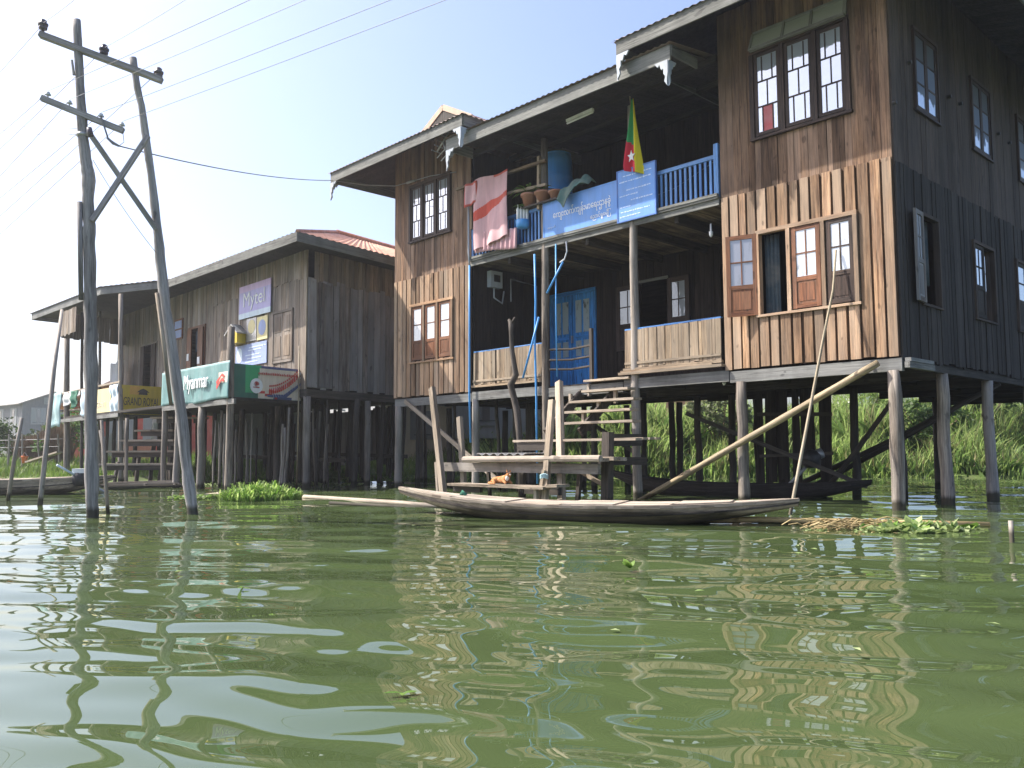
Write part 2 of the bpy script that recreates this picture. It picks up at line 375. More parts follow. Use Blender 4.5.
def boards(mb, axis, const, out, p0, p1, z0, z1, holes=(), w=.15, gap=.012, th=.025, jz=.01, jt=.006, cover=0., layer=0., wj=.15, mi=0):
    """a wall of upright boards in the plane axis=const of the frame; out = +1/-1 side that faces outdoors"""
    br = sorted({p0, p1} | {h[0] for h in holes if p0 < h[0] < p1} | {h[1] for h in holes if p0 < h[1] < p1})
    for s0, s1 in zip(br[:-1], br[1:]):
        n = max(1, round((s1 - s0) / w)); es = [s0 + (s1 - s0) * (i + (random.uniform(-wj, wj) if 0 < i < n else 0)) / n for i in range(n + 1)]
        for a, b in zip(es[:-1], es[1:]):
            mid = (a + b) / 2; spans = [(z0, z1)]
            for h in holes:
                if h[0] - 1e-6 <= mid <= h[1] + 1e-6:
                    ns = []
                    for q0, q1 in spans:
                        if h[2] > q0: ns.append((q0, min(q1, h[2])))
                        if h[3] < q1: ns.append((max(q0, h[3]), q1))
                    spans = [q for q in ns if q[1] - q[0] > .02]
            g = gap * random.uniform(.6, 1.4); t = th + random.uniform(-jt, jt); lo = layer
            for q0, q1 in spans:
                e0 = q0 + (random.uniform(-jz, jz) if q0 == z0 else 0); e1 = q1 + (random.uniform(-jz, jz) * .5 if q1 == z1 else 0)
                A = (a + g / 2, const + out * lo, e0) if axis == 'u' else (const + out * lo, a + g / 2, e0)
                B = (b - g / 2, const + out * (lo + t), e1) if axis == 'u' else (const + out * (lo + t), b - g / 2, e1)
                mb.box(A, B, 2, mi); ci = 0 if axis == 'u' else 1; dw = random.gauss(0, .0035); do = random.uniform(-.004, .006) * out
                for q in range(-8, 0):
                    if mb.v[q][2] > (e0 + e1) / 2: x_ = list(mb.v[q]); x_[ci] += dw; x_[1 - ci] += do; mb.v[q] = tuple(x_)
    return mb
def battened(M, axis, const, out, p0, p1, z0, z1, holes, parent, mat, back, w=.175, gap=.038, label=None):
    mb = MB(M)
    boards(mb, axis, const, out, p0, p1, z0, z1, holes, w * 1.7, .002, .02, .0, 0, layer=0., wj=.05, mi=1)
    boards(mb, axis, const, out, p0, p1, z0, z1, holes, w, gap, .026, .012, .006, layer=.021, wj=.1)
    o = mb.build('wall', [mat, back], parent)
    if label: o['label'] = label
    return o

def corrugated(mb, cols, amp=.011, mi=0):
    """cols: list of (bottom point, top point); alternate columns ride up and down like corrugated iron"""
    vs = []; n = len(cols)
    for i, (a, b) in enumerate(cols):
        dz = amp * math.sin(i * math.pi / 2) * 1.
        for k in range(4): vs.append(Vector(a).lerp(Vector(b), k / 3) + Vector((0, 0, dz)))
    fs = [(i * 4 + k, (i + 1) * 4 + k, (i + 1) * 4 + k + 1, i * 4 + k + 1) for i in range(n - 1) for k in range(3)]
    mb.add(vs, fs, None, .5, mi); return mb
def lin(a, b, st): n = max(2, int(abs(b - a) / st)); return [a + (b - a) * i / n for i in range(n + 1)]

# ================================================================== MAIN HOUSE (frame u along the front to the left, v backwards, z up)
house = thing('stilt_house', 'large two storey brown timber house on stilts with a blue railed balcony over a porch', 'house', CC)
FZ, SZ, TZ = 2.07, 4.81, 7.9
VB, HV, HB = 2.3, 9.5, 4.8
hR_low = [(.53, .97, 2.86, 4.10), (1.06, 1.50, 2.86, 4.11), (1.60, 2.05, 2.88, 4.12)]
hR_up = [(.55, 2.08, 5.64, 6.99)]
hL_low = [(9.40, 10.92, 2.86, 4.13)]
hL_up = [(9.50, 10.97, 5.66, 6.92)]
hS_low = [(.76, 1.40, 2.88, 4.13), (2.86, 3.80, 2.90, 4.08), (4.98, 6.05, 2.9, 4.1)]
hS_up = [(.80, 1.66, 5.72, 6.88), (3.12, 4.0, 5.70, 6.85), (5.46, 6.4, 5.7, 6.85)]
battened(MH, 'u', 0, -1, 0.0, 2.71, FZ, SZ, [(.50, 2.08, 2.86, 4.12)], house, W['warm'], W['warm_back'])
battened(MH, 'u', 0, -1, 8.84, 11.6, FZ, SZ - .03, hL_low, house, W['warm'], W['warm_back'], .168, .034)
boards(MB(MH), 'u', .0, -1, 0.0, 2.71, SZ - .03, TZ - .05, hR_up, .125, .005, .022, .02, .005, wj=.25).build('wall', W['upper'], house)
boards(MB(MH), 'u', .0, -1, 8.84, 11.6, SZ - .05, TZ - .05, hL_up, .125, .005, .022, .02, .005, wj=.25).build('wall', W['upper'], house)
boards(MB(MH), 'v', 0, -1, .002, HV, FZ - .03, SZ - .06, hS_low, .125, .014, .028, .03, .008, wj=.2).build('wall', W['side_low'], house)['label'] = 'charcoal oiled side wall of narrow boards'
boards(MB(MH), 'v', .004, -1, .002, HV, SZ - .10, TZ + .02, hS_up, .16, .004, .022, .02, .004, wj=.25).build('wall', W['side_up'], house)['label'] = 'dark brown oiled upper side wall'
boards(MB(MH), 'v', 11.6, 1, .002, HB, FZ, TZ, [(3, 3.9, 5.7, 6.9)], .16, .008, .024, .02, .005).build('wall', W['upper'], house)
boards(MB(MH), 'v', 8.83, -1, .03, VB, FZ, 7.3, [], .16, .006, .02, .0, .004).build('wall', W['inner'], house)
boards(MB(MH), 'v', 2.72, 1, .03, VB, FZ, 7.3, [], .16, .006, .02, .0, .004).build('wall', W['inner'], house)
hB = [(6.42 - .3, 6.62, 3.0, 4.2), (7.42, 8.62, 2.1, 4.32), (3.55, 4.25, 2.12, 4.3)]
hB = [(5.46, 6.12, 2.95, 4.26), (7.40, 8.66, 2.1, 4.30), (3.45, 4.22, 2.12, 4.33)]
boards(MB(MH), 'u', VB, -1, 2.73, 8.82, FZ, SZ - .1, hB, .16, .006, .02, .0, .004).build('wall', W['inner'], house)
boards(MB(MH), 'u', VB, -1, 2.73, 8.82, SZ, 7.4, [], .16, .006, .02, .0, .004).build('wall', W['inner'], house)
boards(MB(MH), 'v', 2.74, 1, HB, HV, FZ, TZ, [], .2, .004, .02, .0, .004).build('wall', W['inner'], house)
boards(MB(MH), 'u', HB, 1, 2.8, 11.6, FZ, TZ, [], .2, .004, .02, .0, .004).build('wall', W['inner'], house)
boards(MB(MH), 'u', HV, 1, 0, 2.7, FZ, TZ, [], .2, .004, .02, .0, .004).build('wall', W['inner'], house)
# dark rooms: partitions so that no daylight runs through from the back
mb = MB(MH)
mb.box((.03, 2.6, FZ), (2.69, 2.64, TZ)); mb.box((8.86, 2.6, FZ), (11.57, 2.64, TZ)); mb.box((2.9, 4.5, FZ), (8.7, 4.54, 7.3))
mb.build('partition', W['inner'], house)
# floors
mb = MB(MH)
for i in range(24): mb.box((i * 11.6 / 24 + .004, .03, FZ - .06 + .0), ((i + 1) * 11.6 / 24 - .004, (HV if i < 6 else HB) - .02, FZ - .025 + random.uniform(-.004, .004)), 1)
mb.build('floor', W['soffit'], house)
mb = MB(MH)
for i in range(40):
    u = 2.73 + i * 6.09 / 40; mb.box((u + .004, .02, SZ - .05), (u + 6.09 / 40 - .004, VB, SZ - .02 + random.uniform(-.004, .004)), 1)
mb.build('balcony_floor', W['ceiling'], house)
mb = MB(MH); mb.box((.03, .03, SZ - .05), (2.7, HV - .03, SZ)); mb.box((8.86, .03, SZ - .05), (11.57, HB - .03, SZ)); mb.build('floor', W['soffit'], house)
# balcony joists and edge boards
mb = MB(MH)
mb.box((2.73, -.05, SZ - .09), (8.82, -.012, SZ + .01), 0); mb.box((2.73, -.085, SZ + .012), (8.82, .03, SZ + .045), 0)
mb.build('balcony_edge', W['fascia'], house)
mb = MB(MH)
for u in (3.6, 4.52, 5.6, 6.67, 7.7): mb.box((u - .04, .02, SZ - .2), (u + .04, VB - .03, SZ - .053), 1)
mb.build('floor_joist', W['soffit'], house)
# sill beams under the floor
for u0, u1, z1 in ((-.02, 2.62, FZ - .035), (2.64, 4.74, FZ - .01), (4.76, 6.6, FZ - .06), (6.62, 8.8, FZ - .015), (8.82, 11.55, FZ - .04)):
    MB(MH).box((u0, -.03, z1 - .175), (u1, .05, z1), 0).build('floor_beam', W['beam'], house)
MB(MH).box((-.12, -.02, FZ - .17), (-.05, .85, FZ - .09), 1).build('floor_beam', W['beam'], house)
MB(MH).box((-.13, .0, FZ - .085), (-.05, .8, FZ - .035), 1).build('floor_beam', W['beam'], house)
mb = MB(MH)
for v in (1.5, 3.55): mb.box((.0, v - .05, FZ - .24), (5.4, v + .05, FZ - .07), 0); mb.box((5.4, v - .05, FZ - .15), (11.55, v + .05, FZ - .07), 0)
for v in (5.6, 7.6, 9.3): mb.box((.0, v - .05, FZ - .24), (2.7, v + .05, FZ - .07), 0)
mb.box((2.75, HB - .1, FZ - .12), (11.55, HB - .02, FZ - .066), 0)
mb.box((-.03, .1, FZ - .16), (.05, HV, FZ - .065), 1)
for u in (1.2, 2.44): mb.box((u - .04, .06, FZ - .155), (u + .04, HV, FZ - .066), 1)
for u in (3.5, 4.52, 5.6, 6.65, 7.7, 8.75, 10., 11.45): mb.box((u - .04, .06, FZ - .125), (u + .04, HB - .11, FZ - .067), 1)
mb.build('joist_frame', W['soffit'], house)
# stilts
def stilt(u, v, r=.085, top=FZ - .06, mat='post', wob=.012, lean=(0, 0)):
    MB().post(HP(u, v, -.9), HP(u + lean[0], v + lean[1], top), r * 1.04, r * .96, 10, 8, wob).build('stilt', W[mat], house, True)
for u, r in ((.10, .088), (2.44, .085), (11.42, .09)): stilt(u, .0 if u > 1 else -.02, r, FZ - .2)
for u, r in ((8.72, .08),): stilt(u, .0, r, FZ - .17)
for u in (4.50, 6.66): MB().post(HP(u, -.01, -.9), HP(u, .0, 6.9), .085, .07, 10, 14, .008).build('stilt', W['post'], house, True)
for v in (1.5, 3.42, 5.55, 7.6, 9.3):
    for u in (.03, 2.44, 4.52, 6.66, 8.72, 11.42):
        if u == .03: stilt(u, v, .088, FZ - .16, 'post')
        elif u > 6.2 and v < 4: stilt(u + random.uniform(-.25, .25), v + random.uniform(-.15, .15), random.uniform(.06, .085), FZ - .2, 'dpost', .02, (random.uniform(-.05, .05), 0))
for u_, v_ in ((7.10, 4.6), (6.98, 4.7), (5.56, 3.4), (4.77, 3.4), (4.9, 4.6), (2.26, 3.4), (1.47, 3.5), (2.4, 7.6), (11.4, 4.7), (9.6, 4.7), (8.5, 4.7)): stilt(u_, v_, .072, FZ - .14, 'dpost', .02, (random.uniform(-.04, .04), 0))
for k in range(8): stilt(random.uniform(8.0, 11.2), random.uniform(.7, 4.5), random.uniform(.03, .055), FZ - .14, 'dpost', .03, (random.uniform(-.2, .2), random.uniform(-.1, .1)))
# braces under the floor
def brace(a, b, w, mat, parent=house, name='brace', t=.05): return MB().bar(a, b, w, t).build(name, W[mat], parent)
p0 = HP(*hf(405, 401, -.08)); p1 = HP(*hf(497, 480, -.08)); brace(p0, p1, .04, 'bleach', t=.09)
for a, b in (((640, 420), (690, 452)), ((690, 452), (735, 480))): pass
brace(HP(4.6, 1.6, 1.5), HP(1.6, 2.4, .2), .05, 'dpost', t=.07)
brace(HP(8.4, 2.6, 1.75), HP(6.3, 2.6, .6), .05, 'dpost', t=.07)
for (x0, y0, x1, y1, v) in ((806, 490, 985, 391, 3.6), (800, 484, 1000, 384, 3.9), (818, 500, 896, 396, 2.9)):
    MB().tube([HP(*hf(x0, y0, v)), HP(*hf((x0 + x1) / 2, (y0 + y1) / 2 + 2, v)), HP(*hf(x1, y1, v))], [.05, .045, .035], 8, rough=.05).build('brace', W['dpost'], house, True)

# casement leaves -----------------------------------------------------------
def leaf(name, O, E, N, w, z0, z1, rows, panel, fm, pm, st=.065, th=.035, hookd=False):
    """O hinge point, E unit vector along the width, N outward; rows: columns of panes per row from the top; panel: height share of the solid foot"""
    M = frame(E, N, O); M[2][3] = 0; mb = MB(M)
    mb.box((0, -th / 2, z0), (st, th / 2, z1), 2); mb.box((w - st, -th / 2, z0), (w, th / 2, z1), 2)
    mb.box((st, -th / 2 + .001, z1 - st), (w - st, th / 2 - .001, z1), 0); mb.box((st, -th / 2 + .001, z0), (w - st, th / 2 - .001, z0 + st), 0)
    zb = z0 + (z1 - z0) * panel
    if panel:
        mb.box((st, -th / 2 + .002, zb - st * .6), (w - st, th / 2 - .002, zb + st * .4), 0)
        mb.box((st, -.006, z0 + st), (w - st, .006, zb - st * .6), 2); mb.box((st + .035, -.011, z0 + st + .035), (w - st - .035, .011, zb - st * .6 - .035), 2)
        g0 = zb + st * .4
    else: g0 = z0 + st
    g1 = z1 - st; n = len(rows); gl = MB(M)
    for i, k in enumerate(rows):
        a = g1 - (g1 - g0) * (i + 1) / n; b = g1 - (g1 - g0) * i / n
        if i: mb.box((st, -.012, b - .011), (w - st, .012, b + .011), 0)
        ws = [1] * k if k != 3 else [.55, 1.2, .55]; c = [st + (w - 2 * st) * sum(ws[:j]) / sum(ws) for j in range(k + 1)]
        for j in range(k):
            if j: mb.box((c[j] - .009, -.011, a + .0112), (c[j] + .009, .011, b - .0112), 2)
            mi = 0
            if isinstance(pm, list) and len(pm) > 1: mi = pm[1](i, j)
            gl.box((c[j], -.003, a), (c[j + 1], .003, b), 2, mi)
    o = mb.build(name, fm, house)
    gl.build('pane', pm[0] if isinstance(pm, list) else pm, o)
    return o
eU, eV, nF = EU, EV, -EV
def wleaf(u0, u1, z0, z1, rows, panel, fm, pm, v=-.03, name='window', **k): return leaf(name, HP(u0, v, 0), eU, nF, u1 - u0, z0, z1, rows, panel, fm, pm, **k)
def wframe(u0, u1, z0, z1, mulls, mat, v=-.03, axis='u', w=.055, d=.10, c=0.):
    mb = MB(MH)
    def bx(a, b, za, zb, ax):
        if axis == 'u': mb.box((a, v - d / 2, za), (b, v + d / 2, zb), ax)
        else: mb.box((c + v - d / 2, a, za), (c + v + d / 2, b, zb), ax)
    bx(u0, u1, z1 - w, z1, None); bx(u0 - .02, u1 + .02, z0 - w * .6, z0, None)
    for m in mulls: bx(m - w / 2, m + w / 2, z0, z1 - w, 2)
    return mb.build('window_frame', mat, house)
# right wing, ground floor: three bays, the left one open with its leaf swung back
wframe(.50, 2.08, 2.86, 4.16, [.53, 1.01, 1.55, 2.06], W['warm'], -.035, w=.06)
wleaf(.56, .96, 2.88, 4.10, [2, 2], .36, W['dframe'], G['milk'], -.05, 'shutter')['label'] = 'closed dark brown casement with milky panes'
wleaf(1.06, 1.50, 2.88, 4.10, [2, 2], .36, W['frame'], G['milk'], -.05, 'shutter')['label'] = 'closed brown casement with milky panes'
Eo = EU * math.cos(math.radians(18)) - EV * math.sin(math.radians(18))
leaf('shutter', HP(2.07, -.07, 0), Eo, np.array([-Eo[1], Eo[0], 0]), .47, 2.86, 4.12, [2, 2], .36, W['frame'], G['curt'])['label'] = 'open casement swung back against the wall'
mb = MB(MH); mb.grid(lambda s, t: (1.80 + .24 * s, .12 + .025 * math.sin(s * 22), 2.6 + 1.5 * t), 14, 4); mb.build('curtain', P['curtain'], house, True, solid=.01)
# right wing, upper floor
wframe(.53, 2.10, 5.62, 7.02, [.56, 1.05, 1.57, 2.08], W['dframe'], -.03, w=.07)
def redone(i, j): return 1 if (i == 2 and j == 1) else 0
wleaf(.60, 1.01, 5.64, 6.94, [3, 2, 3], 0, W['dframe'], G['sky'], -.04, st=.05)
wleaf(1.09, 1.53, 5.64, 6.94, [3, 2, 3], 0, W['dframe'], G['sky'], -.04, st=.05)
wleaf(1.61, 2.04, 5.64, 6.94, [3, 2, 3], 0, W['dframe'], [[G['sky'], P['redpane']], redone], -.04, st=.05)
mb = MB(MH); gl = MB(MH)
A0, A1 = Vector((2.06, -.13, 7.00)), Vector((.54, -.13, 7.00)); B0, B1 = Vector((2.03, -.06, 7.27)), Vector((.55, -.06, 7.27))
mb.bar(A0, A1, .05, .05); mb.bar(B0, B1, .04, .05)
for t in (0, .36, .66, 1): mb.bar(A0.lerp(A1, t), B0.lerp(B1, t), .045, .045)
gl.prism([A0, A1, B1, B0], (0, -.006, .004))
o = mb.build('transom', W['fascia'], house); gl.build('pane', pane('frosted_transom_pane', (.34, .37, .33), .15), o)
# left wing windows
wframe(9.38, 10.94, 2.84, 4.16, [9.42, 9.93, 10.42, 10.90], W['warm'], -.035, w=.06)
for a, b in ((9.46, 9.89), (9.97, 10.38), (10.46, 10.87)): wleaf(a, b, 2.88, 4.10, [1, 1], .34, W['frame'], G['milk'], -.045, 'shutter')
wframe(9.48, 10.99, 5.64, 6.95, [9.52, 10.0, 10.49, 10.95], W['dframe'], -.03, w=.07)
for a, b in ((9.56, 9.96), (10.04, 10.45), (10.53, 10.91)): wleaf(a, b, 5.66, 6.88, [3, 2, 3], 0, W['dframe'], G['sky'], -.04, st=.05)
# side wall windows
sN = -EU
def toprow(i, j): return 1 if i == 0 else 0  # top panes darker: the eave's reflection put into their colour
for a, b, z0, z1 in hS_up:
    wframe(a - .03, b + .03, z0 - .02, z1 + .05, [a, b], W['dframe'], -.02, 'v', .05, .08)
    m = (a + b) / 2
    for q0, q1 in ((a + .02, m), (m, b - .02)):
        leaf('window', HP(-.025, q0, 0), EV, sN, q1 - q0, z0, z1, [1, 1, 1], 0, W['dframe'], [[G['side'], G['dark']], toprow], st=.05)
for k, (a, b, z0, z1) in enumerate(hS_low):
    wframe(a - .03, b + .03, z0 - .02, z1 + .05, [a, b], W['side_up'], -.02, 'v', .05, .09)
    m = (a + b) / 2; hw = (b - a) / 2 - .02
    if k == 0:
        e = -EV * math.cos(math.radians(5)) - EU * math.sin(math.radians(5))
        leaf('shutter', HP(-.07, a, 0), e, np.array([-e[1], e[0], 0]), .36, z0 - .02, z1 + .02, [2, 2], .45, W['left_side'], G['dark'])['label'] = 'grey casement swung open flat on the dark side wall'
        mb = MB(MH); mb.grid(lambda s, t: (.10 + .02 * math.sin(s * 20), a + .3 + .3 * s, 3.2 + .95 * t), 10, 3); mb.build('curtain', P['curtain'], house, True, solid=.01)
    elif k == 1:
        leaf('shutter', HP(-.03, a + .02, 0), EV, sN, hw, z0, z1, [2, 2], .42, W['side_low'], G['side'])
        leaf('shutter', HP(.02, b - .02, 0), -EV * .5 + EU * .866, sN, hw, z0, z1, [1, 1], .42, W['dframe'], G['side'])
    else:
        for q0, q1 in ((a + .02, m), (m, b - .02)): leaf('shutter', HP(-.03, q0, 0), EV, sN, q1 - q0, z0, z1, [1, 1], .42, W['side_low'], G['side'])
for (x, y) in ((908, 63), (948, 97), (959, 104), (997, 134), (1008, 143), (893, 103)):          # iron bolt heads of the cross beams
    q = hs(x, y, -.03); MB().tube([HP(*q), HP(q[0] - .05, q[1], q[2])], .028, 8).build('beam_end', P['black'], house)
# porch back wall: blue double door, window with two open leaves, dark doorway
mb = MB(MH)
for a, b in ((7.42, 8.02), (8.04, 8.64)):
    mb.box((a, VB - .05, 2.09), (b, VB - .015, 4.28), 2)
    for z0, z1 in ((2.2, 2.75), (2.85, 3.3)): mb.box((a + .09, VB - .062, z0), (b - .09, VB - .05, z1), 2)
    mb.box((a + .09, VB - .062, 3.28), (b - .09, VB - .05, 3.36), 0)
mb.box((7.34, VB - .06, 2.08), (7.415, VB - .0, 4.36), 2); mb.box((8.645, VB - .06, 2.08), (8.72, VB, 4.36), 2); mb.box((7.34, VB - .061, 4.285), (8.72, VB, 4.37), 0)
o = mb.build('door', W['bluedoor'], house)
gl = MB(MH)
for a in (7.42, 8.04):
    for q in (.10, .33): gl.box((a + q, VB - .066, 3.42), (a + q + .17, VB - .055, 4.14), 2); gl.box((a + q, VB - .072, 2.9), (a + q + .16, VB - .06, 3.24), 2)
gl.build('door_glass', pane('peeling_door_pane', (.42, .50, .52), .06, .9), o)
MB(MH).box((8.0, VB - .10, 3.2), (8.03, VB - .05, 3.36), 2).build('door_handle', P['galv'], o)
leaf('shutter', HP(6.14, VB - .06, 0), EU, nF, .62, 2.9, 4.26, [2, 2], .38, W['dframe'], G['porch'], st=.1)
leaf('shutter', HP(5.43, VB - .06, 0), -EU, nF, .52, 2.9, 4.26, [2, 2], .38, W['dframe'], G['porch'], st=.1)
MB(MH).box((5.42, VB - .06, 4.262), (6.16, VB - .022, 4.32), 0).build('window_lintel', W['fascia'], house)
# porch half-height board panels
def porch_panel(u0, u1, z0, z1, slit=None):
    mb = MB(MH); boards(mb, 'u', -.02, -1, u0, u1, z0, z1, [slit] if slit else [], .088, .005, .022, .014, .007, wj=.3)
    mb.box((u0 - .02, -.075, z0 - .05), (u1 + .02, -.01, z0 - .005), 0); mb.box((u0, -.045, z0 + .06), (u1, -.046 - .012, z0 + .1), 0)
    mb.build('porch_panel', W['panel'], house)
    MB(MH).box((u0, -.035, z1 + .004), (u1, .03, z1 + .028), 0).build('porch_rail', W['bluewood'], house)
porch_panel(6.74, 8.74, 2.19, 2.87, (8.02, 8.07, 2.2, 2.86)); porch_panel(2.76, 4.70, 2.24, 2.90)
MB(MH).box((2.70, -.14, 2.12), (4.78, -.03, 2.165), 0).box((2.9, -.10, 2.17), (4.76, -.05, 2.2), 0).build('porch_ledge', W['panel'], house)
# porch side rails beside the stair head
mb = MB(MH)
for z in (2.36, 2.54, 2.74): mb.tube([(6.55, -.02, z), (6.1, .1, z - .02), (5.55, .05, z)], [.022, .02, .022], 6)
mb.box((5.52, .02, 2.07), (5.58, .08, 3.05), 2); mb.build('stair_rail', W['dpost'], house)
# balcony railing
mb = MB(MH)
for u in np.arange(2.80, 8.75, .098): mb.box((u - .021, -.012, 4.90), (u + .021, .012, 5.50), 2)
mb.box((2.74, -.03, 5.50), (8.80, .03, 5.565), 0); mb.box((2.74, -.025, 4.86), (8.80, .025, 4.90), 0)
mb.box((2.74, -.035, 4.86), (2.82, .035, 5.74), 2); mb.box((8.74, -.035, 4.86), (8.80, .035, 5.74), 2)
mb.build('railing', W['bluewood'], house)
MB(MH).box((2.735, -.10, 4.858), (8.81, -.035, 4.905), 0).build('balcony_edge', W['fascia'], house)
# roofs ---------------------------------------------------------------------
def wing_roof(u0, u1, v0, v1, ze, d, s):
    uc = (u0 + u1) / 2; zr = ze + s * (u1 - uc); mb = MB(MH); st = .034
    corrugated(mb, [((u, v0 - .05, ze - .03), (u, v0 + min(d, u - u0, u1 - u), ze + s * min(d, u - u0, u1 - u))) for u in lin(u0 - .05, u1 + .05, st)])
    for ue, sg in ((u0, 1), (u1, -1)):
        corrugated(mb, [((ue - sg * .05, v, ze - .03), (ue + sg * min(v - v0 if v - v0 < d else 99, (u1 - u0) / 2), v, ze + s * min(v - v0 if v - v0 < d else 99, (u1 - u0) / 2))) for v in lin(v0, v1, st)])
    a = d; mb.add([(u0 + a, v0 + d, ze + s * a), (u1 - a, v0 + d, ze + s * a), (uc, v0 + d, zr)], [(0, 1, 2)])
    mb.build('roof', P['iron'], house)
    mb = MB(MH); e = .07          # boarded underside
    for (A, B, C_, D) in (((u0, v0, ze), (u1, v0, ze), (u1 - d, v0 + d, ze + s * d), (u0 + d, v0 + d, ze + s * d)),
                          ((u0, v0, ze), (u0, v1, ze), (u0 + d, v1, ze + s * d), (u0 + d, v0 + d, ze + s * d)),
                          ((u1, v0, ze), (u1, v1, ze), (u1 - d, v1, ze + s * d), (u1 - d, v0 + d, ze + s * d))):
        A, B, C_, D = [Vector(q) - Vector((0, 0, e)) for q in (A, B, C_, D)]; n = max(6, int((B - A).length / .16))
        for i in range(n):
            t0, t1 = i / n, (i + .96) / n
            mb.prism([A.lerp(B, t0), A.lerp(B, t1), D.lerp(C_, t1), D.lerp(C_, t0)], (0, 0, .018))
    mb.build('soffit', W['soffit'], house)
    fz0, fz1 = ze - .25, ze - .02
    MB(MH).box((u0 + .015, v0 - .012, fz0), (u1 - .015, v0 + .016, fz1), 0).build('fascia', W['fascia'], house)
    for ue in (u0, u1): MB(MH).box((ue - .014, v0 + .02, fz0), (ue + .014, v1, fz1), 1).build('fascia', W['fascia'], house)
    mb = MB(MH); G0, G1, Rr = Vector((u0 + d - .15, v0 + d - .13, ze + s * (d - .15) + .02)), Vector((u1 - d + .15, v0 + d - .13, ze + s * (d - .15) + .02)), Vector((uc, v0 + d - .13, zr + .05))
    mb.bar(G0, Rr, .13, .035, (0, 1, 0)); mb.bar(G1, Rr, .13, .035, (0, 1, 0)); mb.build('bargeboard', P['peach'], house)
    mb = MB(MH); mb.prism([G0, G1, Rr], (0, .03, 0)); mb.build('gable_infill', W['dpost'], house)
    mb = MB(MH); mb.tube([(uc, v0 + d + .15, zr + .05), (uc, v1, zr + .05)], .06, 8); mb.build('ridge_cap', P['rust'], house)
wing_roof(-1.17, 3.87, -1.17, 10.4, 7.48, 1.55, .48)
wing_roof(7.74, 12.60, -1.17, 5.8, 7.43, 1.58, .50)
mb = MB(MH); corrugated(mb, [((u, -1.08, 7.13), (u, 4.7, 7.93)) for u in lin(2.86, 8.50, .034)]); mb.build('roof', P['iron'], house)
mb = MB(MH)
for i in range(36):
    u = 2.9 + i * 5.56 / 36; mb.prism([(u, -.98, 7.09), (u + .15, -.98, 7.09), (u + .15, 4.6, 7.82), (u, 4.6, 7.82)], (0, 0, -.02))
for v in (.02, 1.1, 2.2): mb.box((2.74, v - .04, 6.98 + .14 * (v + 1) * .9), (8.8, v + .04, 7.1 + .14 * (v + 1) * .9), 0)
mb.build('soffit', W['soffit'], house)
MB(MH).box((2.92, -1.02, 6.87), (8.45, -.99, 7.12), 0).build('fascia', W['fascia'], house)
MB(MH).box((2.90, -1.0, 6.95), (2.935, -.30, 7.12), 1).build('fascia', W['fascia'], house)
MB(MH).box((8.44, -.985, 6.9), (8.47, -.30, 7.12), 1).build('fascia', W['fascia'], house)
# cut-out eave brackets
def bracket(u, v, z, s, w=.25, h=.37):
    prof = [(0, 0), (w, 0), (w * .78, -.07), (w * .62, -.04), (w * .50, -.13), (w * .34, -.12), (w * .33, -.21), (w * .20, -.25), (w * .27, -.33), (w * .16, -h), (w * .05, -h * 1.12), (0.02, -h), (w * .07, -.30), (0, -.2)]
    mb = MB(MH); mb.prism([(u + s * a, v, z + b) for a, b in prof], (0, .03, 0)); mb.prism([(u - .015, v + .015 + a * .8, z + b) for a, b in prof], (.03, 0, 0)); mb.build('eave_bracket', P['blueframe'], house)
bracket(12.57, -1.20, 7.16, -1); bracket(7.77, -1.20, 7.16, 1); bracket(3.84, -1.20, 7.21, -1); bracket(2.95, -1.045, 6.88, 1); bracket(8.42, -1.045, 6.88, -1)

# ------------------------------------------------------------------ things on and around the main house
def board_sign(name, label, u0, u1, z0, z1, v, mat, edge):
    o = thing(name, label, 'sign', HP((u0 + u1) / 2, v, z0))
    MB(MH).box((u0, v - .012, z0), (u1, v + .012, z1), 0).build('sign_board', mat, o)
    mb = MB(MH); e = .022
    mb.box((u0 - e, v - .02, z0 - e), (u0, v + .02, z1 + e), 2); mb.box((u1, v - .02, z0 - e), (u1 + e, v + .02, z1 + e), 2)
    mb.box((u0, v - .02, z1), (u1, v + .02, z1 + e), 0); mb.box((u0, v - .02, z0 - e), (u1, v + .02, z0), 0); mb.build('sign_frame', edge, o)
    return o
o = board_sign('clinic_sign', 'long blue signboard with white Burmese script on the balcony railing', 4.76, 6.60, 4.90, 5.585, -.075, P['sign'], P['sign'])
def flet(body, u, v, z, w, h, mat, par): return lettering(body, frame(-EU, EV, HP(u, v, z)), w, h, mat, par)
flet('\u1031\u1000\u103b\u1038\u101c\u1000\u103a\u1000\u103b\u1014\u103a\u1038\u1019\u102c\u1031\u101b\u1038\u100c\u102c\u1014\u1001\u103d\u1032', 5.64, -.09, 5.28, 1.42, .24, P['letter'], o)
flet('\u1031\u100a\u102c\u1004\u103a\u101b\u103d\u103e\u1031\u1019\u103c\u102d\u102f\u1037', 5.17, -.09, 5.06, .48, .15, P['letter'], o)
flet('\u1021\u1019\u103e\u1010\u103a', 6.40, -.09, 5.07, .22, .07, P['sletter'], o)
o = board_sign('notice_sign', 'upright blue notice board with faded lines of script beside the flag', 3.93, 4.74, 4.83, 5.72, -.105, P['sign'], P['sign_edge'])
mb = MB(MH)
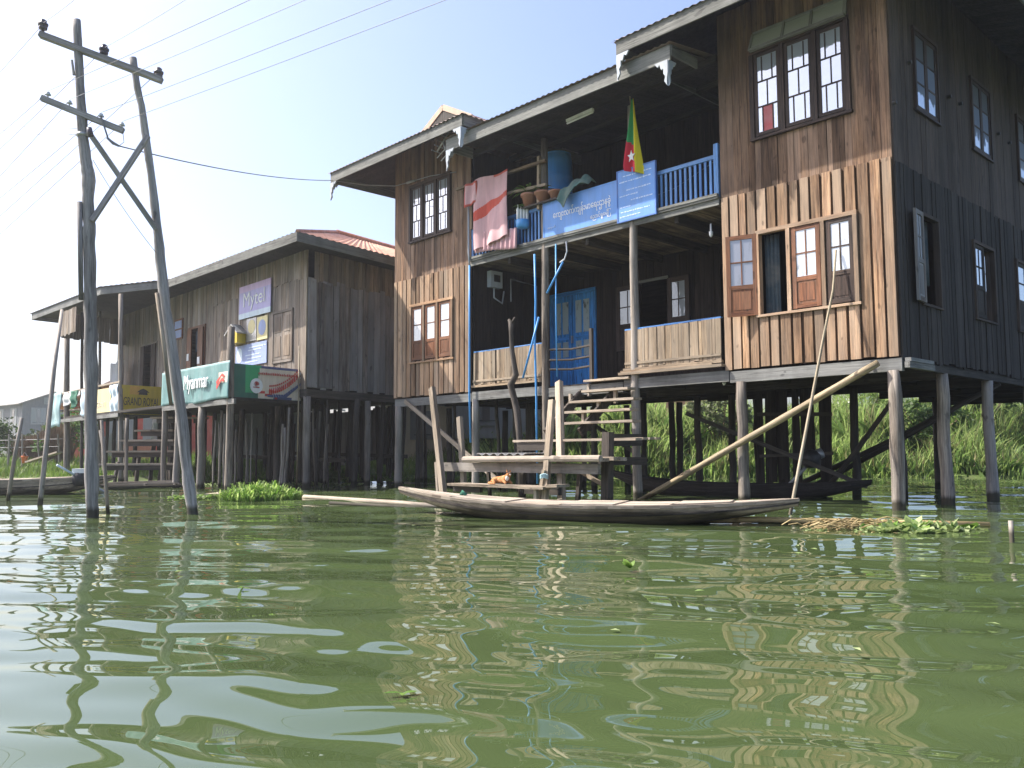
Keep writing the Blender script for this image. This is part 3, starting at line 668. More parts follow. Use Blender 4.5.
for k, (z, u1, u0) in enumerate(((5.62, 4.62, 4.02), (5.52, 4.70, 4.0), (5.36, 4.55, 4.02), (5.27, 4.70, 4.30), (5.17, 4.45, 4.0), (5.07, 4.70, 4.45), (4.98, 4.68, 4.05), (4.90, 4.70, 4.3))):
    u = u1; mb = MB(MH)
    while u > u0:
        w = random.uniform(.02, .07); mb.box((u - w, -.120, z - random.uniform(.006, .014)), (u, -.117, z + random.uniform(.006, .016)), 0); u -= w + random.uniform(.006, .02)
    mb.build('lettering', P['sletter'], o)
# flag
o = thing('flag', 'yellow, green and red flag with a white star hanging furled on the balcony', 'flag', HP(4.4, -.2, 5.72))
MB().tube([HP(4.33, -.02, 5.0), HP(4.40, -.16, 7.0)], .012, 6).build('flag_pole', W['bamboo'], o, True)
def fl(s, t):
    w = (.05 + .35 * t ** 1.1) * (1 if t < .93 else 1 - (t - .93) * 3 * (1 - s) )
    return (4.40 - .06 + (s - .42) * -w + .03 * t, -.17 - .05 * math.sin(s * 9 + t * 2) * (.2 + t), 6.93 - 1.22 * t - .16 * s * t + (.0 if s > .3 else -.12 * (0.3 - s) * t))
mb = MB(MH); mb.grid(fl, 36, 40, 0, None, lambda s, t: 0 if s > .58 + .12 * t else (1 if t < .58 + .12 * s else 2))
mb.build('flag_cloth', [P['flagy'], P['flagg'], P['flagr']], o, True, solid=.004)
c = Vector(fl(.52, .80)); star = []
for k in range(10):
    r = .11 if k % 2 == 0 else .045; a = math.pi / 2 + k * math.pi / 5; star.append((c.x + r * .8 * math.cos(a), c.y - .07, c.z + r * math.sin(a)))
MB(MH).prism(star, (0, .012, 0)).build('flag_star', P['whitecloth'], o)
# bamboo drying bars with washing
o = thing('drying_rack', 'pale wooden drying bars lashed across the end of the balcony', 'drying rack', HP(7.8, -.14, 5.6))
mb = MB(MH); mb.bar((9.16, -.15, 6.44), (6.5, -.12, 6.40), .07, .05); mb.build('bar', W['panel'], o)
mb = MB(MH); mb.bar((8.6, -.12, 6.06), (6.5, -.12, 5.93), .05, .05); mb.build('bar', W['panel'], o)
mb = MB(MH); mb.bar((6.74, -.08, 5.5), (6.72, -.08, 6.55), .07, .06); mb.build('post', W['panel'], o)
mb = MB(MH); mb.bar((8.74, -.08, 5.5), (8.74, -.08, 6.45), .05, .05); mb.build('post', W['panel'], o)
mb = MB(MH)
mb.grid(lambda s, t: (8.50 - 1.02 * s, -.20 - .03 * math.sin(s * 7 + t * 3) - .03 * math.sin(s * 15) * t - .02 * t, 6.47 - .02 * s - (1.50 - .16 * s) * t + .01 * math.sin(s * 8)), 90, 90, 0, None,
        lambda s, t: 1 if abs(t - (.53 - .17 * s + .015 * math.sin(s * 9))) < .062 + .02 * math.sin(s * 5) or t < .035 * (s > .55) else 0)
tag(mb.build('blanket', [P['pink'], P['redcloth']], None, True, solid=.012), 'pink blanket with a red stripe hung over the drying bar', 'blanket')
mb = MB(MH); mb.grid(lambda s, t: (8.78 - .40 * s, -.235 - .03 * math.sin(s * 9 + t), 6.43 - (.50 - .06 * s) * t), 12, 10, 0, None, lambda s, t: 1 if t > .9 or abs(s - .5) > .45 or t < .08 else 0)
tag(mb.build('shirt', [P['pink'], P['redcloth']], None, True, solid=.01), 'small pink shirt with red edges hung beside the pink blanket', 'shirt')
mb = MB(MH); mb.grid(lambda s, t: (8.52 - 1.24 * s, -.16 - .025 * math.sin(s * 60) - .02 * t, 5.34 - .09 * s - .42 * t + .02 * math.sin(s * 5)), 60, 8)
tag(mb.build('towel', P['pink'], None, True, solid=.008), 'pleated pink towel draped low over the balcony railing', 'towel')
# blue barrel
o = thing('water_barrel', 'tall blue plastic barrel standing on the balcony', 'barrel', HP(7.03, .75, 4.82))
b = HP(7.03, .75, 4.82)
MB().box(b + Vector((-.3, -.3, 0)), b + Vector((.3, .3, .75))).build('stand', W['dpost'], o)
MB().lathe([(.28, .75), (.31, .80), (.31, 1.1), (.325, 1.13), (.31, 1.16), (.31, 1.5), (.325, 1.53), (.31, 1.56), (.31, 1.85), (.29, 2.0), (.27, 2.01)], b, 22).build('body', P['barrel'], o, True)
MB().lathe([(.285, 2.0), (.29, 2.03), (.26, 2.045)], b, 22).build('lid', P['barrel'], o, True)
# pots
def leaves(mb, c, n, ln, wd, spread=1., up=.6, curl=.4, mi=0):
    c = Vector(c)
    for k in range(n):
        a = random.uniform(0, 6.283); e = random.uniform(up * .5, up * 1.4); d = Vector((math.cos(a) * spread, math.sin(a) * spread, e)).normalized()
        L_ = ln * random.uniform(.6, 1.2); s = Vector((-math.sin(a), math.cos(a), 0)) * wd * random.uniform(.7, 1.2) / 2
        p = [c + d * (L_ * q) + Vector((0, 0, -curl * L_ * q * q)) for q in (0, .35, .7, 1)]
        mb.add([p[0] - s * .3, p[0] + s * .3, p[1] + s, p[1] - s, p[2] + s * .8, p[2] - s * .8, p[3]], [(0, 1, 2, 3), (3, 2, 4, 5), (5, 4, 6)], None, None, mi)
def pot(name, label, q, r, h, n, ln, leafs=True):
    o = thing(name, label, 'plant pot', q)
    MB().lathe([(r * .62, 0), (r * .9, h * .8), (r * 1.05, h * .82), (r * 1.05, h), (r * .9, h)], q, 16).build('pot', P['terracotta'], o, True)
    if leafs:
        mb = MB(); leaves(mb, Vector(q) + Vector((0, 0, h)), n, ln, .06, .7, .9, .7); mb.build('plant', L['pot'], o)
    return o
tag(MB(MH).box((7.35, -.16, 5.58), (6.2, .18, 5.61), 0).build('plank', W['dpost'], None), 'dark shelf plank on the balcony railing under the flower pots', 'shelf')
pot('flower_pot', 'tall terracotta pot with a spiky green plant on the balcony railing', HP(7.06, -.02, 5.61), .17, .27, 34, .62)
pot('flower_pot', 'round terracotta pot with low leaves between two other pots', HP(6.70, .0, 5.61), .17, .24, 30, .40)
pot('flower_pot', 'empty terracotta pot nearest the blue barrel', HP(6.38, .03, 5.61), .15, .19, 0, 0, False)
o = thing('hanging_planter', 'white bottle planter with a blue cup hanging on the blue railing', 'planter', HP(7.16, -.12, 5.20))
q = HP(7.16, -.12, 5.20)
MB().lathe([(.10, .0), (.13, .03), (.14, .16), (.10, .17)], q, 12).build('cup', P['pipe'], o, True)
mb = MB()
for k in range(4): mb.lathe([(.025, .17), (.03, .2), (.03, .38), (.012, .43), (.012, .47)], q + Vector((-.09 + .06 * k, 0, 0)), 8)
mb.build('bottle', P['white'], o, True)
mb = MB(); leaves(mb, q + Vector((0, 0, .42)), 22, .22, .04, .8, .6, .6); mb.build('plant', L['pot'], o)
mb = MB(MH); mb.grid(lambda s, t: (6.12 - .78 * s, -.13 + .025 * math.sin(s * 14) + (t - .5) * .22, 5.64 + (.10 + .20 * s * math.sin(s * 2.9) + .03 * math.sin(s * 17)) * (1 - abs(t - .6)) - .75 * max(0, .5 - t) * max(.12, 1 - abs(s - .22) * 2.6)), 16, 12)
tag(mb.build('cloth', P['gcloth'], None, True, solid=.012), 'dark green cloth thrown over the balcony railing above the long sign', 'cloth')
tag(MB(MH).box((6.35, .0, 5.60), (6.18, .2, 5.78), 0).build('box', P['cream'], None), 'small pale box on the railing beside the dark green cloth', 'box')
# tube lamp (unlit), eave aerial, meter, pipes
a = HP(*hf(567, 121, -.35)); b = HP(*hf(593, 109.5, -.35)); o = thing('tube_lamp', 'unlit white tube lamp fixed under the balcony roof', 'lamp', (a + b) / 2)
MB().bar(a, b, .06, .05).build('housing', P['white'], o); MB().tube([a - Vector((0, 0, .05)), b - Vector((0, 0, .05))], .017, 8).build('tube', P['letter'], o, True)
o = thing('tv_aerial', 'small metal television aerial under the left eave', 'aerial', HP(8.75, -.75, 6.55))
A = HP(*hf(437, 152, -.9)); B = HP(*hf(449, 132, -.9)); Cn = HP(*hf(443, 142, -.9)); D = HP(*hf(452, 157, -.3))
MB().tube([A, B], .022, 6).build('boom', P['galv'], o, True); MB().tube([Cn, HP(*hf(446, 151, -.9)), D], .02, 6).build('mast', P['galv'], o, True)
mb = MB()
for k in range(5):
    t = k / 4; p = A.lerp(B, t); mb.tube([p - Vector(EV) * .16 - Vector(EU) * .02, p + Vector(EV) * .16 + Vector(EU) * .02], .01, 5)
for q in ((437, 158, 446, 148), (441, 161, 450, 151)): mb.tube([HP(*hf(q[0], q[1], -.85)), HP(*hf(q[2], q[3], -.85))], .012, 5)
mb.build('element', P['galv'], o)
q = hs(493, 280.5, 8.80); b = HP(*q); o = thing('meter_box', 'pale electricity meter box on the dark porch wall', 'meter', b)
MB(MH).box((8.68, q[1] - .17, 4.33), (8.80, q[1] + .17, 4.68), 2).build('casing', P['meter'], o)
MB(MH).box((8.672, q[1] - .08, 4.45), (8.68, q[1] + .1, 4.6), 2).build('dial', P['black'], o)
MB(MH).tube([(8.77, q[1], 4.33), (8.77, q[1], 4.12), (8.78, q[1] + .25, 4.02), (8.78, q[1] + .3, 4.3)], .018, 6).build('conduit', P['pipe_white'], o, True)
mb = MB(MH); mb.tube([(8.80, 1.1, 4.6), (8.80, 1.1, 4.1)], .014, 5); mb.tube([(8.80, 1.1, 4.6), (8.80, 1.9, 4.55), (8.80, 1.9, 3.6)], .014, 5)
tag(mb.build('conduit', P['galv'], None), 'thin grey conduit loop on the dark porch wall', 'conduit')
def pipe(pts, r, label, mats='pipe', split=None):
    mb = MB(); mb.tube(pts, r * .72, 8); return tag(mb.build('water_pipe', P[mats], None, True), label, 'pipe')
pipe([HP(8.80, -.12, 6.35), HP(8.80, -.12, 5.0), HP(8.77, -.12, 4.72)], .028, 'pale upright pipe beside the pink blanket', 'blueframe')
pipe([HP(8.77, -.12, 4.72), HP(8.76, -.13, 3.4), HP(8.78, -.12, 2.1), HP(8.72, -.14, 1.0)], .032, 'blue upright pipe at the corner of the left wing')
pipe([HP(6.82, -.13, 4.62), HP(6.80, -.13, 3.7), HP(6.84, -.12, 2.9), HP(6.80, -.13, 1.8), HP(6.82, -.1, .2)], .03, 'blue upright pipe beside the middle porch post')
pipe([HP(6.26, -.12, 4.72), HP(6.27, -.12, 3.5), HP(6.28, -.1, 2.2)], .02, 'thin blue pipe hanging in front of the blue door')
pipe([HP(*hf(563, 262, -.15)), HP(*hf(547, 293, -.15))], .03, 'short slanting blue pipe above the porch post')
pipe([HP(*hf(539, 317, -.16)), HP(*hf(523, 378, -.2))], .03, 'slanting blue pipe leaning on the porch panel')
pipe([HP(6.06, -.05, 4.74), HP(6.04, -.05, 4.55), HP(6.08, -.08, 4.4), HP(6.2, -.08, 4.36)], .02, 'bent pale pipe end under the balcony', 'pipe_white')
# bulbs hanging under balcony and floor
for (x, y, lab) in ((711, 232, 'small white lamp holder hanging under the balcony'), (724, 380, 'small white lamp holder hanging under the floor beam')):
    q = HP(*hf(x, y, .25)); o = tag(MB().lathe([(.015, .14), (.018, .02), (.035, 0), (.03, -.06), (.012, -.085)][::-1], q, 10).build('lamp_holder', P['letter'], None, True), lab, 'lamp')
# cable from poles to eave
def cable(name, p0, p1, sag, r, mat, label, n=14, group=None):
    p0, p1 = Vector(p0), Vector(p1)
    pts = [p0.lerp(p1, i / n) - Vector((0, 0, sag * 4 * (i / n) * (1 - i / n))) for i in range(n + 1)]
    return tag(MB().tube(pts, r, 5).build(name, mat, None, True), label, 'cable', group)
# big bamboo prop and thin pole
p0, p1 = HP(*hf(878, 363, -.16)), HP(*hf(640, 501, -.22)); d = (p1 - p0).normalized()
mb = MB(); n = 16; pts = [p0 + (p1 + d * .5 - p0) * (i / n) for i in range(n + 1)]; mb.tube(pts, [(.052 if i % 2 else .047) for i in range(n + 1)], 10)
tag(mb.build('bamboo_prop', W['bamboo'], None, True), 'thick bamboo pole slanting across the stilts down to the boat', 'bamboo pole')
pts = [HP(*hf(836, 250, -.10)), HP(*hf(833, 290, -.22)), HP(*hf(822, 345, -.45)), HP(*hf(806, 430, -.85)), gz(790, 515), gz(790, 515) + Vector((-.1, -.02, -.5))]
tag(MB().tube(pts, [.014, .017, .02, .022, .024, .024], 7).build('bamboo_pole', W['bamboo'], None, True), 'thin bent bamboo pole leaning on the sunlit wall by the shutters', 'bamboo pole')

# ------------------------------------------------------------------ stairs and landing stage
st = thing('staircase', 'steep open wooden stair from the porch down to the landing stage', 'staircase', HP(5.3, -.6, 0))
treads = [((584, 381), (629, 377.5), -.10), ((582, 391.5), (628, 388), -.32), ((569.5, 402.5), (634, 398), -.54), ((565, 412.6), (630.5, 409), -.76), ((565, 423.6), (633, 420.5), -.98)]
for (a, b, v) in treads:
    A = Vector(hf(a[0], a[1], v)); B = Vector(hf(b[0], b[1], v)); z = (A.z + B.z) / 2
    mb = MB(MH); mb.box((A.x, v - .02, z - .02), (B.x, v + .21, z + .02), 0); mb.build('tread', W['bleach'], st)
for u in (5.75, 4.95):
    mb = MB(MH)
    for k in range(5):
        v = -.10 - .22 * k + .12; z = 2.0 - .17 * k
        mb.prism([(u - .03, v + .13, z - .03), (u - .03, v - .02, z - .03), (u - .03, v + .0, z - .17), (u - .03, v + .18, z - .17)], (.06, 0, 0))
    mb.bar((u, .05, 1.9), (u, -.95, 1.12), .05, .16, (0, 0, 1)); mb.build('stringer', W['dpost'], st)
for u, k in ((5.55, 0), (5.8, 1), (4.75, 1), (4.95, 2), (5.1, 3)): MB(MH).box((u - .025, -.06 - .22 * k, 2.0 - .17 * k - .2), (u + .025, -.0 - .22 * k, 2.02 - .17 * k), 2).build('strut', W['bleach'], st)
ld = thing('landing_stage', 'rickety wooden landing stage of planks and posts in front of the porch', 'landing stage', HP(6.2, -1.8, 0))
def fq(x, y, v): return Vector(hf(x, y, v))
def lpost(x0, y0, x1, y1, v0, v1, w, t, mat='bleach', name='post'):
    A, B = fq(x0, y0, v0), fq(x1, y1, v1); d = (B - A).normalized(); A = A - d * .6
    MB(MH).bar(A, B, w, t, (0, 1, 0)).build(name, W[mat], ld)
# upper deck of loose planks, middle deck, low step
def deck(x0, x1, y, v, dv, n, mat, name, extra=0., t=.035):
    A = fq(x0, y, v); B = fq(x1, y, v); z = (A.z + B.z) / 2
    for k in range(n):
        mb = MB(MH); e0 = random.uniform(-extra, extra); e1 = random.uniform(-extra, extra); vv = v + dv * k / n
        mb.bar((A.x + e0, vv + dv / n / 2, z + random.uniform(-.012, .012)), (B.x + e1, vv + dv / n / 2, z + random.uniform(-.012, .012)), dv / n * .9, t, (0, 0, 1)); mb.build(name, W[mat], ld)
    return A.x, B.x, z
ua, ub, z1 = deck(512, 630, 440, -1.75, .75, 6, 'bleach', 'plank', .10)
MB(MH).box((ua - .1, -1.72, z1 - .16), (5.0, -1.62, z1 - .03), 0).build('bearer', W['dpost'], ld)
uc_, ud, z2 = deck(466, 603, 459, -2.35, .55, 3, 'bleach', 'plank', .06, .05)
MB(MH).tube([(uc_ + .0, -2.40, z2 - .01), (ud, -2.40, z2 + .01)], .05, 8).build('edge_log', W['deck'], ld)
mb = MB(MH)
mb.grid(lambda s, t: (6.05 - 1.2 * s, -2.3 + .5 * t, z2 + .075 + .018 * math.sin(s * 40)), 60, 2); mb.build('roofing_sheet', P['galv'], ld, solid=.006)
A = fq(441, 463, -2.2); B = fq(600, 470, -2.2)
MB(MH).box((A.x, -2.24, A.z - .14), (B.x, -2.18, A.z + .01), 0).build('bearer', W['post'], ld)
ue, uf, z3 = deck(447, 541, 486, -2.75, .36, 2, 'bleach', 'step', .03, .04)
_, _, _ = deck(545, 556, 486.5, -2.75, .3, 1, 'bleach', 'step', .0, .04)
MB(MH).box((ue, -2.62, z3 - .12), (5.6, -2.56, z3 - .025), 0).build('bearer', W['dpost'], ld)
A = fq(560, 490, -2.3); MB(MH).box((A.x, -2.32, A.z - .08), (4.9, -2.26, A.z + .06), 0).build('bearer', W['dpost'], ld)
lpost(443.5, 497, 432, 388, -2.6, -2.15, .11, .08); lpost(464, 486, 459.5, 417, -2.1, -2.0, .095, .07)
lpost(438, 492, 436, 462, -2.3, -2.3, .05, .04); lpost(545, 497, 552, 400, -2.5, -2.25, .10, .07); lpost(561.5, 497, 559, 382, -2.1, -1.3, .115, .08)
lpost(540.5, 497, 544, 470, -2.5, -2.5, .06, .05); lpost(607, 500, 608, 432, -1.9, -1.9, .14, .12, 'dpost')
lpost(578, 497, 580, 470, -1.4, -1.4, .07, .06, 'dpost'); lpost(536, 497, 536, 486, -2.6, -2.6, .06, .05)
lpost(523, 497, 524, 440, -1.6, -1.6, .07, .07, 'dpost'); lpost(490, 497, 488, 462, -1.95, -1.95, .05, .05, 'dpost')
MB(MH).bar(fq(576, 469, -1.5), fq(607, 487, -1.7), .05, .06, (0, 1, 0)).build('brace', W['bleach'], ld)
MB(MH).bar(fq(605, 440, -1.2), fq(640, 440, -.12), .09, .2, (0, 0, 1)).build('bearer', W['dpost'], ld)
MB(MH).bar(fq(600, 461, -1.6), fq(645, 461, -.14), .07, .13, (0, 0, 1)).build('bearer', W['dpost'], ld)
A = fq(544, 478, -2.58); mb = MB(MH)
for k in range(5): mb.tube([(A.x + .05 * math.cos(q), -2.58 + .06 * math.sin(q), A.z + .012 * k + .01 * math.sin(q * 2)) for q in np.linspace(0, 6.28, 12)], .012, 5)
tag(mb.build('rope', P['cyan'], None, True), 'pale green mooring rope tied round a landing post', 'rope')
# the gnarled driftwood post
pts = [fq(522, 470, -.9), fq(519.5, 440, -.85), fq(517, 410, -.8), fq(514, 398, -.8), fq(510.5, 385, -.8), fq(516, 375, -.8), fq(512, 350, -.8), fq(511, 332, -.8), fq(511.5, 321, -.8)]
mb = MB(MH); pts[0].z = -.8; mb.tube(pts, [.055, .056, .06, .058, .068, .062, .042, .04, .055], 9, rough=.3); mb.tube([pts[-1] - Vector((0, 0, .06)), pts[-1] + Vector((-.10, 0, .05))], [.035, .025], 7, rough=.3); mb.tube([pts[-1] - Vector((0, 0, .05)), pts[-1] + Vector((.07, 0, .03))], [.035, .03], 7, rough=.3)
tag(mb.build('driftwood_post', W['dpost'], None, True), 'gnarled dark driftwood post with a forked top in front of the porch', 'post')

# ------------------------------------------------------------------ ginger cat lying on the low step
def skin(name, verts, edges, radii, mat, parent, M, sub=2, root=0):
    me = bpy.data.meshes.new(name); V = [M @ Vector(v) - Vector(parent['base']) for v in verts]
    me.from_pydata(V, edges, []); o = bpy.data.objects.new(name, me); COL.objects.link(o)
    md = o.modifiers.new('s', 'SKIN'); md.use_smooth_shade = True
    for i, r in enumerate(radii):
        sv = me.skin_vertices[0].data[i]; sv.radius = (r, r) if isinstance(r, (int, float)) else r; sv.use_root = (i == root)
    o.modifiers.new('d', 'SUBSURF').levels = sub
    bpy.context.view_layer.update(); m2 = bpy.data.meshes.new_from_object(o.evaluated_get(bpy.context.evaluated_depsgraph_get()))
    m2.materials.clear(); m2.materials.append(mat); o.modifiers.clear(); o.data = m2; m2.name = name
    for p in m2.polygons: p.use_smooth = True
    o.parent = parent; return o
cA = fq(501, 485, -2.62); cz = z3 + .022
cb = HP(cA.x, -2.60, cz); cat = thing('cat', 'ginger cat lying on the low step with its head raised', 'cat', cb)
CM = frame(-EU, EV, cb)
bv = [(-.17, 0, .06), (-.09, 0, .075), (0, 0, .075), (.08, .0, .085), (.13, .0, .12), (.165, -.005, .165), (.20, -.02, .165),          # rump ... neck, head, muzzle
      (-.22, -.03, .03), (-.20, -.10, .02), (-.10, -.125, .018), (-.03, -.115, .014),                                             # tail curled round
      (-.13, -.07, .05), (-.06, -.095, .02), (.10, -.05, .05), (.17, -.075, .018), (.10, .05, .05), (.18, .05, .018)]
be = [(0, 1), (1, 2), (2, 3), (3, 4), (4, 5), (5, 6), (0, 7), (7, 8), (8, 9), (9, 10), (1, 11), (11, 12), (3, 13), (13, 14), (3, 15), (15, 16)]
br_ = [.05, .058, .054, .05, .038, .042, .022, .022, .018, .016, .012, .035, .02, .025, .017, .025, .017]
skin('body', bv, be, br_, P['catfur'], cat, CM, 2, 2)
mb = MB(CM)
for s in (-1, 1): mb.add([(.155, .012 * s - .005, .20), (.165, .045 * s - .005, .195), (.145, .04 * s - .005, .19), (.156, .036 * s - .005, .238)], [(0, 1, 3), (1, 2, 3), (2, 0, 3)])
mb.build('ear', P['catfur'], cat)
MB(CM).lathe([(.0, -.012), (.013, -.006), (.013, .004), (0, .011)], (.213, -.022, .155), 8).build('muzzle', P['catwhite'], cat, True)
MB(CM).lathe([(.0, -.03), (.03, -.01), (.03, .03), (0, .06)], (.15, -.03, .085), 8).build('chest', P['catwhite'], cat, True)
mb = MB(CM)
for s in (-1, 1): mb.lathe([(0, -.006), (.006, 0), (0, .006)], (.203, .02 * s - .015, .18), 6)
mb.lathe([(0, -.005), (.006, 0), (0, .005)], (.232, -.023, .163), 6); mb.build('face', P['black'], cat, True)

# ------------------------------------------------------------------ boats
def hull(name_label, T0, T1, B, dep, sheer, mats, keel=.10, decked=True, n=34, group=None, pw=1.5):
    """canoe between tips T0 and T1 (points at gunwale height); beam B; gunwale dips to height dep amidships"""
    T0, T1 = Vector(T0), Vector(T1); ax = (T1 - T0); ax.z = 0; Ln = ax.length; ax.normalize(); sd = Vector((-ax.y, ax.x, 0))
    o = thing('canoe', name_label, 'boat', ((T0.x + T1.x) / 2, (T0.y + T1.y) / 2, 0), group)
    def sec(t):
        k = abs(2 * t - 1); w = B / 2 * (1 - k ** 2.3) ** .95 + .03
        zt = dep + ((T0.z if t < .5 else T1.z) - dep) * k ** 2.4; zb = -keel + (((T0.z if t < .5 else T1.z) - .06) + keel) * k ** sheer
        return T0 + ax * (Ln * t), w, zt, min(zb, zt - .05)
    prof = [(-1, 1), (-.96, .55), (-.80, .18), (-.45, .02), (0, 0), (.45, .02), (.80, .18), (.96, .55), (1, 1)]
    mb = MB(); vs = []; gs = []
    for i in range(n + 1):
        c, w, zt, zb = sec(i / n)
        for a, b in prof: p = c + sd * (w * a); vs.append((p.x, p.y, zb + (zt - zb) * b)); gs.append((a * w, b * .3, i / n * Ln))
    m = len(prof); fs = [(i * m + k, i * m + k + 1, (i + 1) * m + k + 1, (i + 1) * m + k) for i in range(n) for k in range(m - 1)]
    mb.add(vs, fs, gs, .4); mb.build('hull', mats[0], o, True)
    for s in (-1, 1):
        mb = MB(); pts = []
        for i in range(n + 1): c, w, zt, zb = sec(i / n); p = c + sd * (s * (w - .015)); pts.append(Vector((p.x, p.y, zt + .012)))
        for i in range(n): mb.bar(pts[i], pts[i + 1] + (pts[i + 1] - pts[i]) * .02, .055, .035, (0, 0, 1), 0, .3)
        mb.build('gunwale', mats[1], o)
    for s in (-1, 1):
        mb = MB(); pts = []
        for i in range(n + 1): c, w, zt, zb = sec(i / n); p = c + sd * (s * (w * .985 + .004)); pts.append(Vector((p.x, p.y, zb + (zt - zb) * .64)))
        for i in range(n): mb.bar(pts[i], pts[i + 1] + (pts[i + 1] - pts[i]) * .02, .012, .018, (0, 0, 1), 0, .2)
        mb.build('strake', W['dpost'] if decked else mats[0], o)
    if decked:
        k0 = 0; cuts = [.02, .17, .33, .47, .60, .73, .86, .985]
        for a, b in zip(cuts[:-1], cuts[1:]):
            mb = MB()
            for r in range(4):
                f0, f1 = -1 + r * .5 + .01, -1 + (r + 1) * .5 - .01; steps = 5; q = []
                for j in range(steps + 1):
                    c, w, zt, zb = sec(a + .004 + (b - a - .008) * j / steps); w -= .05; dz = zt + .035 + .008 * (k0 % 2)
                    q.append((c + sd * (w * f0), c + sd * (w * f1), dz))
                rr = random.random(); vs = []; gs = []; og = random.random() * 9
                for x, y, z in q: vs += [(x.x, x.y, z), (y.x, y.y, z), (x.x, x.y, z - .02), (y.x, y.y, z - .02)]; gs += [(f0, 0, og + (x - T0).length), (f1, 0, og + (x - T0).length)] * 2
                fs = []
                for j in range(steps): o_ = j * 4; fs += [(o_, o_ + 1, o_ + 5, o_ + 4), (o_ + 2, o_ + 6, o_ + 7, o_ + 3), (o_, o_ + 4, o_ + 6, o_ + 2), (o_ + 1, o_ + 3, o_ + 7, o_ + 5)]
                fs += [(0, 2, 3, 1), (steps * 4, steps * 4 + 1, steps * 4 + 3, steps * 4 + 2)]
                mb.add(vs, fs, gs, rr)
            mb.build('deck_plank', mats[1], o); k0 += 1
    else:
        for t in (.2, .4, .6, .8):
            c, w, zt, zb = sec(t); MB().bar(c + sd * (w - .03) + Vector((0, 0, zt - .05 - c.z)), c - sd * (w - .03) + Vector((0, 0, zt - .05 - c.z)), .16, .025).build('thwart', mats[1], o)
    return o
bt = hull('long grey wooden canoe with a pale plank deck moored before the landing stage', (-1.48, 11.32, .325), (3.17, 9.52, .245), .86, .150, 2.1, (W['boat'], W['deck']))
tag(MB().tube([(-.66, 10.98, .235), (-.64, 10.97, .29), (-.6, 10.96, .25)], [.03, .035, .03], 7, rough=.3).build('green_wad', P['greencloth'], None, True), 'small dark green bundle on the bow of the moored canoe', 'bundle')
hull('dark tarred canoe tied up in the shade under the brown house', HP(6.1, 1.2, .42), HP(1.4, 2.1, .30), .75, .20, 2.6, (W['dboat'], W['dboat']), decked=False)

# ------------------------------------------------------------------ plank screen and rubbish under the house
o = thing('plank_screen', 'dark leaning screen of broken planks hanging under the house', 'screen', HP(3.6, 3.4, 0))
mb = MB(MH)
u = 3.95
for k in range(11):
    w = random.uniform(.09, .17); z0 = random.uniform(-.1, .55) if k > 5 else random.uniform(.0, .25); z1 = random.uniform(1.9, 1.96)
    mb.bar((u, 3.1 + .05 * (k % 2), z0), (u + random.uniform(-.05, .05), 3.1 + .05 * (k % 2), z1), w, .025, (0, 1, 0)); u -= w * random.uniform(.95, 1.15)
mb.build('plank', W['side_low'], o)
MB(MH).bar((3.98, 3.06, 1.5), (2.5, 3.06, 1.45), .05, .07).build('rail', W['dpost'], o); MB(MH).bar((3.95, 3.06, .7), (2.5, 3.06, .75), .05, .06).build('rail', W['dpost'], o)
A = HP(*hf(811, 462, 2.4)); o = thing('outboard_engine', 'dark outboard engine standing in the shade under the house', 'engine', A)
MB().lathe([(.10, -.1), (.16, -.05), (.17, .12), (.10, .2), (.03, .22)], A, 12).build('cylinder', P['black'], o, True)
MB().tube([A + Vector((.1, 0, .12)), A + Vector((.2, 0, .16))], [.09, .09], 10).build('flywheel', P['galv'], o, True)
MB().tube([A, A + Vector((-.5, .3, -.6))], .03, 6).build('shaft', P['galv'], o, True)

# ================================================================== LEFT HOUSE (frame a along its front to the left, b backwards along its side)
lh = thing('stilt_house', 'low grey weathered timber house on stilts with a rust red iron roof', 'house', LW)
LZ, LE = 2.30, 5.62
A1, A2, A3 = [tuple(float(k) for k in _l(gz(x, y, LE - .06))) for x, y in ((168, 284), (101, 291), (32, 317))]
hl = [(.66, 1.58, 3.06, 4.22), (5.78, 6.90, 2.35, 4.42), (9.45, 10.75, 2.35, 4.30)]
mbL = MB(ML)
boards(mbL, 'u', 0, -1, .0, 5.2, LZ, 5.0, hl, .17, .008, .022, .02, .006); mbL.build('wall', W['left'], lh)
boards(MB(ML), 'u', 0, -1, 5.2, 13.2, LZ, 5.9, hl, .19, .008, .022, .02, .006).build('wall', W['left'], lh)
boards(MB(ML), 'u', -.012, -1, .0, 5.2, 4.93, 5.95, [], .13, .006, .022, .03, .006).build('wall', W['left'], lh)
boards(MB(ML), 'v', 0, -1, .004, 5, LZ, 4.95, [], .20, .012, .024, .03, .008).build('wall', W['left_side'], lh)['label'] = 'blue grey side wall of wide boards'
boards(MB(ML), 'v', -.012, -1, .2, 5, 4.88, 5.95, [], .14, .008, .022, .04, .006).build('wall', W['left'], lh)
MB(ML).box((-.02, -.03, 2.28), (.03, .012, 5.9), 2).build('corner_post', W['bleach'], lh)
mb = MB(ML); mb.prism([(-.03, .02, 2.35), (-.03, .30, 2.33), (-.03, .24, 4.9), (-.03, .02, 4.92)], (-.03, 0, 0)); mb.prism([(-.03, .36, 2.35), (-.03, .75, 2.33), (-.03, .72, 4.8), (-.03, .42, 4.86)], (-.035, 0, 0)); mb.build('loose_board', W['left_side'], lh)
mb = MB(ML); mb.box((0, 5, LZ), (13.2, 5.05, 5.9)); mb.box((.03, .03, LZ - .06), (13.2, 5, LZ - .0)); mb.box((.1, 3.2, LZ), (13.1, 3.25, 5.9)); mb.build('floor', W['soffit'], lh)
MB(ML).box((13.2, .0, LZ), (13.23, 5, 5.9), 1).build('wall', W['left'], lh)
